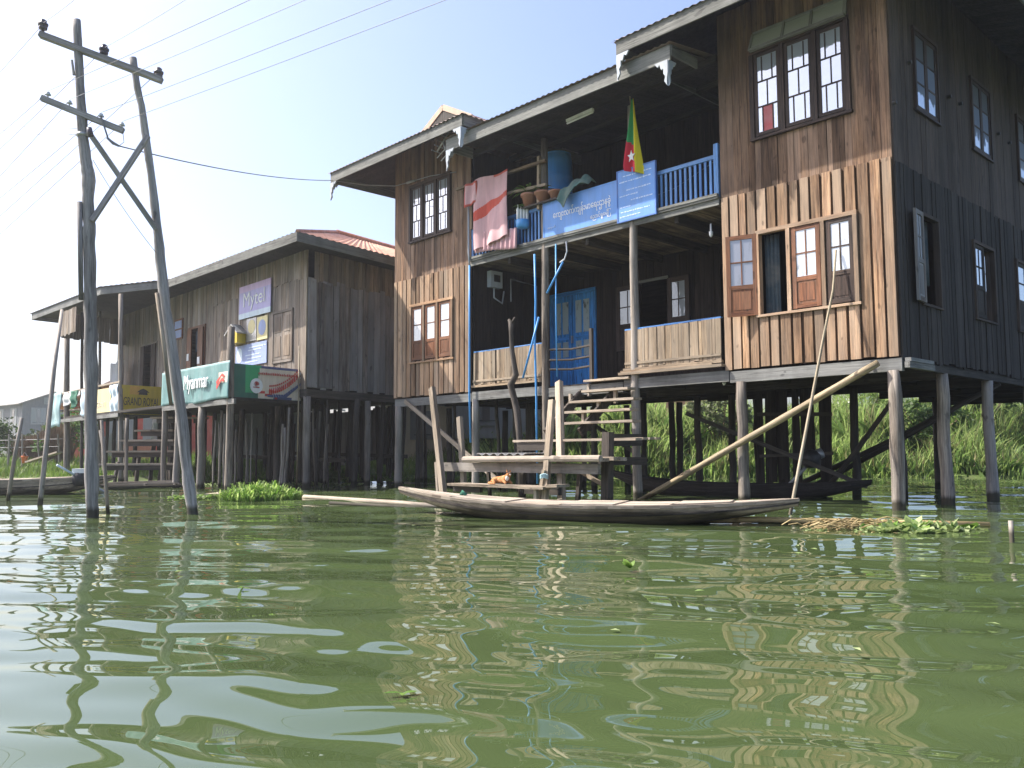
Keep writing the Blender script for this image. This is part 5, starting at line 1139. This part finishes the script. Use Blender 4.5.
# ================================================================== TERRAIN, BANK VEGETATION
def edge(x): return 24.6 + .5 * np.sin(x * .31) + .3 * np.sin(x * .83 + 1)
def ground(x, y):
    d = y - edge(x); s = lambda a, b: np.clip((d - a) / (b - a), 0, 1) ** 2 * (3 - 2 * np.clip((d - a) / (b - a), 0, 1))
    rgt = np.clip((x + 5) / 8, 0, 1); rgt = rgt * rgt * (3 - 2 * rgt)
    return -.7 + .82 * s(-1.6, .4) + (1 - rgt) * .5 * s(0, 12) + rgt * (1.25 * s(.3, 5) + .5 * s(5, 14)) + .05 * np.sin(x * 1.7) * np.sin(y * 1.3) * s(0, 2)
xs = np.concatenate([np.linspace(-400, -32, 14), np.linspace(-30, 45, 200), np.linspace(48, 400, 14)]); ys = np.concatenate([np.linspace(-60, 20, 8), np.linspace(22, 46, 90), np.linspace(48, 900, 22)])
X, Y = np.meshgrid(xs, ys); Z = ground(X, Y); n, m = X.shape
vs = np.stack([X.ravel(), Y.ravel(), Z.ravel()], 1); fs = [(j * m + i, j * m + i + 1, (j + 1) * m + i + 1, (j + 1) * m + i) for j in range(n - 1) for i in range(m - 1)]
me = bpy.data.meshes.new('ground'); me.from_pydata(vs.tolist(), [], fs); me.polygons.foreach_set('use_smooth', [True] * len(fs)); me.update()
gm, nt, b = _new('grassy_ground'); p = _pos(nt)
c1 = _ramp(nt, _noise(nt, p, .7, 6, .6), [(.3, (.05, .075, .018)), (.5, (.09, .135, .03)), (.7, (.15, .14, .06))]); _lk(nt, c1, b.inputs['Base Color']); b.inputs['Roughness'].default_value = .95
_bump(nt, b, _noise(nt, p, 6, 6, .7), .6, .1); me.materials.append(gm)
go = bpy.data.objects.new('ground', me); COL.objects.link(go); structure(go)

def blades(name, xr, dr, count, hr, wr, mats, label, cat, dry=.1, lean=.35, clump=1.0, thr=.35):
    """one mass of grass or reed blades: five-vertex bent strips"""
    x = rng.uniform(xr[0], xr[1], count * 2); d = rng.uniform(dr[0], dr[1], count * 2)
    f = .5 + .25 * np.sin(x * clump * 1.9 + 1.3 * np.sin(d * 1.7)) + .25 * np.sin(d * clump * 2.3 + 1.1 * np.sin(x * 1.3))
    k = rng.uniform(0, 1, count * 2) < np.clip((f - thr) * 2 + .35, .08, 1); x, d, f = x[k][:count], d[k][:count], f[k][:count]; N = len(x)
    y = edge(x) + d; z = ground(x, y); h = rng.uniform(hr[0], hr[1], N) * (.6 + .7 * f) * np.clip(.45 + d * .35, .45, 1); w = rng.uniform(wr[0], wr[1], N)
    a = rng.uniform(0, 2 * np.pi, N); l = rng.uniform(.05, lean, N) * h; fa = a + rng.uniform(-.6, .6, N) + np.pi / 2
    lx, ly = np.cos(a) * l, np.sin(a) * l; wx, wy = np.cos(fa) * w / 2, np.sin(fa) * w / 2; V = np.zeros((N, 7, 3))
    for i, (t, q) in enumerate(((0, .7), (.45, 1.), (.8, .7))):
        for j, s in enumerate((-1, 1)):
            V[:, 2 * i + j, 0] = x + lx * t * t + wx * q * s; V[:, 2 * i + j, 1] = y + ly * t * t + wy * q * s; V[:, 2 * i + j, 2] = z - .05 + h * t * (1 - .12 * t)
    V[:, 6, 0] = x + lx * 1.25; V[:, 6, 1] = y + ly * 1.25; V[:, 6, 2] = z + h * np.where(l / h > .25, .86, .98)
    base = (np.arange(N) * 7)[:, None]; F = []
    quads = np.concatenate([base + np.array([[0, 1, 3, 2]]), base + np.array([[2, 3, 5, 4]])]); tris = base + np.array([[4, 5, 6]])
    me = bpy.data.meshes.new(name); nv = N * 7; me.vertices.add(nv); me.vertices.foreach_set('co', V.reshape(-1))
    nl = quads.size + tris.size; me.loops.add(nl); me.loops.foreach_set('vertex_index', np.concatenate([quads.ravel(), tris.ravel()]).astype(np.int32))
    npol = len(quads) + len(tris); me.polygons.add(npol); st = np.concatenate([np.arange(len(quads)) * 4, quads.size + np.arange(len(tris)) * 3]).astype(np.int32); me.polygons.foreach_set('loop_start', st)
    br = rng.uniform(0, 1, N); dm = (rng.uniform(0, 1, N) < dry).astype(np.int32)
    me.polygons.foreach_set('material_index', np.concatenate([dm, dm, dm]).astype(np.int32))
    for mm in mats: me.materials.append(mm)
    me.update(calc_edges=True); at_ = me.attributes.new('rnd', 'FLOAT', 'FACE'); at_.data.foreach_set('value', np.concatenate([br, br, br]).astype(np.float32))
    o = bpy.data.objects.new(name, me); COL.objects.link(o); return tag(o, label, cat, None, 'stuff')
blades('reed_bank', (-1.5, 30), (.0, 7.5), 30000, (.55, 1.5), (.018, .05), [L['reed'], L['reed2']], 'tall bright green reeds covering the bank behind the brown house', 'reeds', .2, .6, thr=.42)
blades('reed_fringe', (-2, 30), (-.5, .8), 5000, (.35, .8), (.02, .05), [L['reed'], L['dark']], 'lower reeds and weeds along the water edge behind the house', 'reeds', .25, .7)
blades('broad_weeds', (-1.5, 30), (-.2, 6.5), 6500, (.4, 1.15), (.09, .2), [L['weed'], L['dark']], 'broad leaved weeds growing through the reeds on the bank', 'weeds', .25, 1.0)
blades('lawn', (-30, 0), (.0, 9.), 26000, (.16, .42), (.015, .035), [L['lawn'], L['reed2']], 'short bright green grass on the left bank', 'grass', .05, .6)

def bush(name, label, c, r, h, n, mat, cat='bush', lsz=.14, group=None, twigs=True):
    c = Vector(c); o = thing(name, label, cat, c, group); mb = MB(); cl = [(Vector((random.gauss(0, .45) * r, random.gauss(0, .45) * r, random.uniform(.25, .95) * h)), random.uniform(.22, .45) * r) for _ in range(11)]
    for k in range(n):
        q, s = random.choice(cl); d = Vector((random.gauss(0, 1), random.gauss(0, 1), random.gauss(0, 1))).normalized() * s * random.uniform(.5, 1.1); p = c + q + d
        u = Vector((random.gauss(0, 1), random.gauss(0, 1), random.gauss(0, .6) - .3)).normalized(); w = u.cross(Vector((random.gauss(0, 1), random.gauss(0, 1), random.gauss(0, 1)))).normalized(); L_ = lsz * random.uniform(.6, 1.4)
        mb.add([p, p + u * L_ * .5 + w * L_ * .28, p + u * L_, p + u * L_ * .5 - w * L_ * .28], [(0, 1, 2, 3)])
    mb.build('crown', mat, o); mb = MB()
    for q, s in cl: mb.tube([c - Vector((0, 0, .1)), c + q * .5 + Vector((0, 0, .1)), c + q], [.04, .025, .01], 5)
    mb.build('stem', L['twig'], o); return o
def gp_(x, Y): p = at(x, 460, Y); return (p.x, Y, float(ground(np.array(p.x), np.array(Y))))
bush('shrub', 'dark leafy shrub on the bank at the right edge', gp_(985, 28), 1.3, 2.4, 2600, L['dark'])
bush('shrub', 'dark shrub behind the right hand stilts lower on the bank', gp_(925, 26.6), 1.0, 1.5, 1600, L['dark'])
bush('shrub', 'grey green shrub on the bank behind the front stilts', gp_(722, 27.5), 1.0, 2.4, 2000, foliage('grey_green_leaf', (.12, .15, .07), (.20, .23, .12)))
bush('shrub', 'pale tall bush behind the right corner stilt', gp_(868, 30), 1.3, 2.5, 2200, L['reed'])
bush('shrub', 'low shrub in front of the far blue grey house', gp_(12, 33), 1.3, 1.5, 1500, L['dark'], lsz=.16)
bush('shrub', 'small shrub between the brush heap and the porch posts', gp_(68, 32), .9, 1.9, 1200, L['pot'], lsz=.16)
# brushwood heap
c = gp_(44, 31.5); mb = MB()
for k in range(900):
    x = random.uniform(-.85, .85); yy = random.uniform(-.5, .5); h = (1.35 + .25 * math.sin(x * 3)) * random.uniform(.8, 1.03); a = Vector((c[0] + x, c[1] + yy, c[2] - .05)); mb.tube([a, a + Vector((random.gauss(0, .08), random.gauss(0, .08), h))], [.012, .006], 3)
tag(mb.build('brush_heap', L['twig'], None), 'brown heap of upright brushwood on the left bank', 'brush heap')
# wire fence, orange pot, leaning plank
o = thing('rail_fence', 'thin wire and post fence on the left bank', 'fence', gp_(30, 29))
A = at(-20, 441, 29.); B = at(62, 439, 29.); MB().tube([A, B], .014, 5).build('rail', P['dwire'], o); MB().tube([A - Vector((0, 0, .25)), B - Vector((0, 0, .25))], .009, 4).build('rail', P['dwire'], o)
for x in (-15, 8, 22, 40, 60): q = gp_(x, 29.); t = at(x + random.uniform(-4, 4), 434, 29.); MB().post((q[0], 29, q[2] - .1), t, .035, .03, 6, 3, .02).build('post', W['post'], o)
q = gp_(24.5, 28.5); o = thing('plastic_pail', 'orange plastic pail on the left bank by the brush heap', 'pail', q)
MB().lathe([(.07, .28), (.10, .48), (.11, .49), (.11, .52), (.07, .52)], q, 14).build('body', P['orange'], o, True); MB().tube([Vector(q) + Vector((-.1, 0, .51)), Vector(q) + Vector((0, 0, .64)), Vector(q) + Vector((.1, 0, .51))], .009, 5).build('handle', P['galv'], o)
tag(MB().bar(at(28, 462, 27), at(60, 452, 26), .2, .05).build('leaning_plank', W['bleach'], None), 'pale plank lying on the left bank', 'plank')

# ================================================================== BUILDINGS BEHIND
def far_house(label, c, yaw, w, dpt, hw, hr, wall, roof, wins, z0, trim='fartrim', over=.5):
    o = thing('far_house', label, 'house', c); M = Matrix.Translation(Vector(c)) @ Matrix.Rotation(yaw, 4, 'Z'); mb = MB(M)
    mb.box((0, 0, z0), (w, dpt, hw)); mb.prism([(0, .0, hw), (w, .0, hw), (w / 2, .0, hw + hr)], (0, dpt, 0)); mb.build('wall', wall, o)
    mb = MB(M)
    for s in (0, 1):
        e = Vector((-over if s == 0 else w + over, -over, hw - over * hr / (w / 2))); r = Vector((w / 2, -over, hw + hr + .06)); mb.prism([e, r, r + Vector((0, 0, .08)), e + Vector((0, 0, .08))], (0, dpt + 2 * over, 0))
    mb.build('roof', roof, o)
    for (x, z, ww, hh, side) in wins:
        f = MB(M); g = MB(M)
        if side == 'f': f.box((x - .15, -.05, z - .15), (x + ww + .15, -.001, z + hh + .15)); g.box((x + ww * .3, -.07, z), (x + ww * .7, -.05, z + hh)) if trim else 0; g.box((x, -.06, z), (x + ww, -.05, z + hh * .05))
        else: f.box((-.05, x - .15, z - .15), (-.001, x + ww + .15, z + hh + .15)); g.box((-.07, x + ww * .3, z), (-.05, x + ww * .7, z + hh))
        fo = f.build('window', P[trim], o); g.build('pane', G['dark'], fo)
    return o
c = at(20, 470, 80)
far_house('far blue grey two storey house beyond the left bank', (c.x, 80, .6), .85, 5.4, 10., 5.1, 1.0, P['farwall'], P['farroof'], [(.9, 3.2, 1.0, 1.3, 'f'), (3.2, 3.2, 1.0, 1.3, 'f'), (.9, .9, 1.0, 1.1, 'f'), (3.2, .9, 1.0, 1.1, 'f'), (1.5, 3.1, 1.3, 1.4, 's'), (5.0, 3.1, 1.3, 1.4, 's'), (1.5, .8, 1.3, 1.2, 's'), (5., .8, 1.3, 1.2, 's'), (2.0, 5.15, 1.4, .35, 'f')], .0)
c = at(70, 462, 36); far_house('red painted house behind the porch stilts of the grey house', (c.x, 36, .55), -.12, 4.7, 4., 2.35, .95, P['redwall'], P['rust'], [(.5, .9, .8, 1.1, 'f'), (1.9, .8, .8, 1.2, 'f'), (3.4, .8, .8, 1.4, 'f')], .0, 'fartrim')
tag(MB().bar(at(100, 440, 33), at(118, 470, 33), 1.1, .1, (0, 1, 0)).build('tarpaulin', P['greysheet'], None), 'grey striped tarpaulin leaning on the red house', 'tarpaulin')
tag(MB().box(at(118, 466, 33.5), at(150, 446, 33.5) + Vector((0, .4, 0))).build('low_wall', P['saddle'], None), 'low salmon wall in front of the red house', 'wall')
c = at(395, 440, 30); far_house('small pale shed seen between the stilts of the two houses', (c.x, 30, .4), -.1, 2.6, 3, 2.1, .5, P['cream'], P['farroof'], [(.7, 1.0, .6, .7, 'f')], .0)
c = at(212, 440, 31); far_house('long grey sheet walled shed behind the stilts of the grey house', (c.x, 31, .4), -.06, 3.5, 3, 2.2, .5, P['greysheet'], P['farroof'], [(.5, .8, .6, .8, 'f'), (2.2, .8, .6, .8, 'f')], .0)
c = at(452, 440, 27.5); far_house('grey plank shed on stilts behind the brown house', (c.x, 27.5, 0.1), .05, 2.9, 3, 2.9, .5, P['greysheet'], P['farroof'], [(.8, 1.7, .6, .6, 'f')], 1.15)
c = at(628, 420, 46); far_house('low house with a rusty roof beyond the reeds', (c.x, 46, 1.6), .0, 5.2, 5, 1.6, 1.0, P['saddle'], P['rust'], [(1., .6, .7, .6, 'f'), (3., .6, .7, .6, 'f')], .0)
c = at(852, 410, 46); far_house('small white house beyond the reeds on the right', (c.x, 46, 1.7), .1, 3.6, 4, 2.6, .9, P['white'], P['rust'], [(1.2, 1.0, .8, .8, 'f')], .0)

# ================================================================== FLOATING PLANTS
def plant_mass(name, label, c, rx, ry, n, ln, wd, mats, up=1.0, cat='water plants', curl=.5, sub=1):
    mb = MB(); c = Vector(c)
    for k in range(n):
        a = random.uniform(0, 6.283); r = math.sqrt(random.random()); q = c + Vector((math.cos(a) * r * rx, math.sin(a) * r * ry, 0)); q.z = .0
        leaves(mb, q, sub, ln * (1.15 - .6 * r) * (1 if random.random() < .8 else 1.35), wd * random.choice((.6, .8, 1, 1.6)), .6, up, curl, 1 if random.random() < .25 and len(mats) > 1 else 0)
    return tag(mb.build(name, mats, None), label, cat)
plant_mass('water_grass_clump', 'bright green clump of grassy water plants below the painted banner', (-4.35, 14.75, 0), .68, .6, 950, .56, .017, [L['hya'], L['reed']], 2.0, sub=3, curl=.55)
plant_mass('water_grass_clump', 'low green fringe of water plants left of the bright clump', (-5.4, 15.2, 0), .8, .35, 120, .22, .04, [L['hya'], L['lettuce']], .8, sub=3)
plant_mass('water_lettuce_patch', 'floating patch of pale water lettuce at the right', (3.98, 8.45, 0), .58, .30, 95, .16, .085, [L['lettuce'], L['hya']], .8, curl=.2, sub=5)
plant_mass('hyacinth_fringe', 'thin yellowish weed around the floating lettuce patch', (3.75, 8.55, 0), .85, .36, 150, .10, .03, [L['lettuce'], L['straw']], .5, sub=3)
mb = MB()
for k in range(95):
    p = Vector((3.42 + random.gauss(0, .25), 8.7 + random.gauss(0, .10), random.uniform(.01, .09))); a = random.gauss(.0, .35); d = Vector((math.cos(a), math.sin(a) * .5, random.gauss(0, .1))) * random.uniform(.1, .35); mb.tube([p - d * .5, p + Vector((0, 0, .03)), p + d * .5], [.006, .007, .004], 4)
tag(mb.build('straw_raft', L['straw'], None), 'tangle of dead brown stalks floating behind the water lettuce', 'straw', None, 'stuff')
for (x, y, lab) in ((630, 568, 'small green leaf tuft floating alone in mid water'), (404, 693, 'thin yellow green leaf floating at the bottom centre'), (866, 575, 'tiny floating leaf on the right of the open water'), (240, 588, 'tiny pale leaf floating on the left of the open water')):
    q = gz(x, y, .012); mb = MB(); leaves(mb, q, 3 if y != 568 else 9, .07 if y != 568 else .10, .02 if y != 568 else .04, 1., .25 if y != 568 else .9, .2); tag(mb.build('floating_leaf', L['hya'], None), lab, 'leaf')
plant_mass('bank_weeds', 'line of floating weeds along the water edge under the grey house', (-7.5, 21.6, 0), 4.2, .8, 260, .22, .05, [L['lettuce'], L['hya']], .7, sub=4)
plant_mass('bank_weeds', 'leafy weeds growing among the stilts of the grey house', (-5.5, 24.2, .15), 4.6, 1.3, 420, .5, .07, [L['hya'], L['reed']], 1., sub=4)

mb = MB()
for k in range(46):
    x = random.uniform(-5.5, 5.5); y = random.uniform(3.2, 15); a = random.uniform(0, 6.28); l = random.uniform(.012, .04); w_ = l * random.uniform(.2, .6); z = .014
    mb.add([(x - l * math.cos(a), y - l * math.sin(a), z), (x + w_ * math.sin(a), y - w_ * math.cos(a), z + .006), (x + l * math.cos(a), y + l * math.sin(a), z), (x - w_ * math.sin(a), y + w_ * math.cos(a), z + .004)], [(0, 1, 2, 3)])
tag(mb.build('floating_specks', [L['lettuce']], None), 'scattered tiny leaf specks and scum drifting on the open water', 'debris', None, 'stuff')

# ================================================================== WATER
nr, na = 640, 460
r = .5 * (90 / .5) ** (np.linspace(0, 1, nr)); a = np.radians(np.linspace(-105, 105, na)); Rr, Aa = np.meshgrid(r, a, indexing='ij'); X = Rr * np.sin(Aa); Y = Rr * np.cos(Aa)
Z = np.zeros_like(X); wr = np.random.default_rng(21)
def lowf(k, ph): return .5 + .5 * np.sin(X * k * .8 + ph + 1.3 * np.sin(Y * k * .55 + ph * 2)) * np.sin(Y * k * .6 - ph + np.sin(X * k * .4))
for lam, steep, cnt, spread, k in WAVES if 'WAVES' in globals() else ((3.2, .012, 3, 10, .25), (1.7, .017, 4, 13, .35), (.95, .018, 5, 15, .55), (.55, .017, 6, 17, .8), (.32, .014, 7, 21, 1.1), (.19, .010, 6, 28, 1.6)):
    for j in range(cnt):
        l = lam * wr.uniform(.78, 1.28); th = math.radians(12 + wr.normal(0, spread)); q = 2 * math.pi / l; ph = wr.uniform(0, 6.283)
        amp = steep / q * 1.25; fade = np.clip(1.4 - Rr * (.0021 / l) * 6, .0, 1.)
        bend = .26 * l * np.sin(X * .35 / (l + .4) + ph) + .25 * l * np.sin(Y * .5 / (l + .4) + ph * 1.7)
        Z += amp * fade * (.35 + 1.0 * lowf(k, ph)) * np.sin(q * (X * math.sin(th) + Y * math.cos(th) + bend) + ph)
me = bpy.data.meshes.new('lake_water'); me.vertices.add(nr * na); me.vertices.foreach_set('co', np.stack([X, Y, Z], -1).reshape(-1))
I = np.arange(nr * na).reshape(nr, na); Q = np.stack([I[:-1, :-1], I[:-1, 1:], I[1:, 1:], I[1:, :-1]], -1).reshape(-1, 4)[:, ::-1].astype(np.int32)
me.loops.add(Q.size); me.loops.foreach_set('vertex_index', Q.ravel()); me.polygons.add(len(Q)); me.polygons.foreach_set('loop_start', (np.arange(len(Q)) * 4).astype(np.int32)); me.polygons.foreach_set('use_smooth', [True] * len(Q)); me.update(calc_edges=True)
wm, nt, b = _new('murky_green_water'); p = _pos(nt)
cc = _ramp(nt, _noise(nt, p, .35, 3, .5), [(.35, (.050, .075, .027)), (.65, (.060, .085, .033))]); _lk(nt, cc, b.inputs['Base Color'])
b.inputs['Roughness'].default_value = .012; b.inputs['IOR'].default_value = 1.52; b.inputs['Specular IOR Level'].default_value = .5
me.materials.append(wm); wo = bpy.data.objects.new('lake_water', me); COL.objects.link(wo); structure(wo)

# ================================================================== ADDED GLARE VEIL: thin volume imitating lens glare
hm = bpy.data.materials.new('glare_veil_air'); hm.use_nodes = True; nt = hm.node_tree; nt.nodes.clear()
ou = nt.nodes.new('ShaderNodeOutputMaterial'); pv = nt.nodes.new('ShaderNodeVolumePrincipled'); pv.inputs['Color'].default_value = (.9, .93, .97, 1); pv.inputs['Density'].default_value = .0013; pv.inputs['Anisotropy'].default_value = .6
nt.links.new(pv.outputs[0], ou.inputs['Volume'])
hb = MB(); hb.box((-420, -80, -3), (420, 920, 14)); ho = hb.build('veil', hm, None); ho['kind'] = 'stuff'
tag(ho, 'thin pale haze over the lake and the houses, added to imitate lens glare', 'veil', None, 'stuff')

# ================================================================== CAMERA, SUN, SKY
cam = bpy.data.cameras.new('camera'); co = bpy.data.objects.new('camera', cam); COL.objects.link(co); sc.camera = co
cam.sensor_width = 36; cam.sensor_fit = 'HORIZONTAL'; cam.lens = FPX / 1024 * 36; cam.clip_end = 3000; cam.clip_start = .05
Mc = Matrix.Identity(4)
for i in range(3): Mc[i][0] = _R[i]; Mc[i][1] = _U[i]; Mc[i][2] = -_F[i]; Mc[i][3] = _O[i]
co.matrix_world = Mc
sv = Vector(EU) * .77 - Vector(EV) * .50 + Vector((0, 0, 1.)); sv.normalize()
sd_ = bpy.data.lights.new('sun', 'SUN'); so = bpy.data.objects.new('sun', sd_); COL.objects.link(so); so.rotation_euler = sv.to_track_quat('Z', 'Y').to_euler(); so.location = (-20, 0, 30)
sd_.energy = 4.5; sd_.angle = math.radians(.5); sd_.color = (1., .94, .84)
w = bpy.data.worlds.new('World'); sc.world = w; w.use_nodes = True; nt = w.node_tree; bg = nt.nodes['Background']
sk = nt.nodes.new('ShaderNodeTexSky'); sk.sky_type = 'NISHITA'; sk.sun_disc = False
sk.sun_elevation = math.asin(sv.z); sk.sun_rotation = math.atan2(sv.x, sv.y); sk.air_density = 1.0; sk.dust_density = 3.4; sk.ozone_density = 2.5; sk.altitude = 0
nt.links.new(_mix(nt, 'MULTIPLY', 1., sk.outputs[0], (1., .945, .965)), bg.inputs['Color']); bg.inputs['Strength'].default_value = .15
sc.view_settings.view_transform = 'Standard'; sc.view_settings.look = 'None'; sc.view_settings.exposure = 1.06; sc.view_settings.gamma = 1
sc.render.engine = 'CYCLES'; sc.cycles.max_bounces = 6; sc.cycles.use_denoising = True
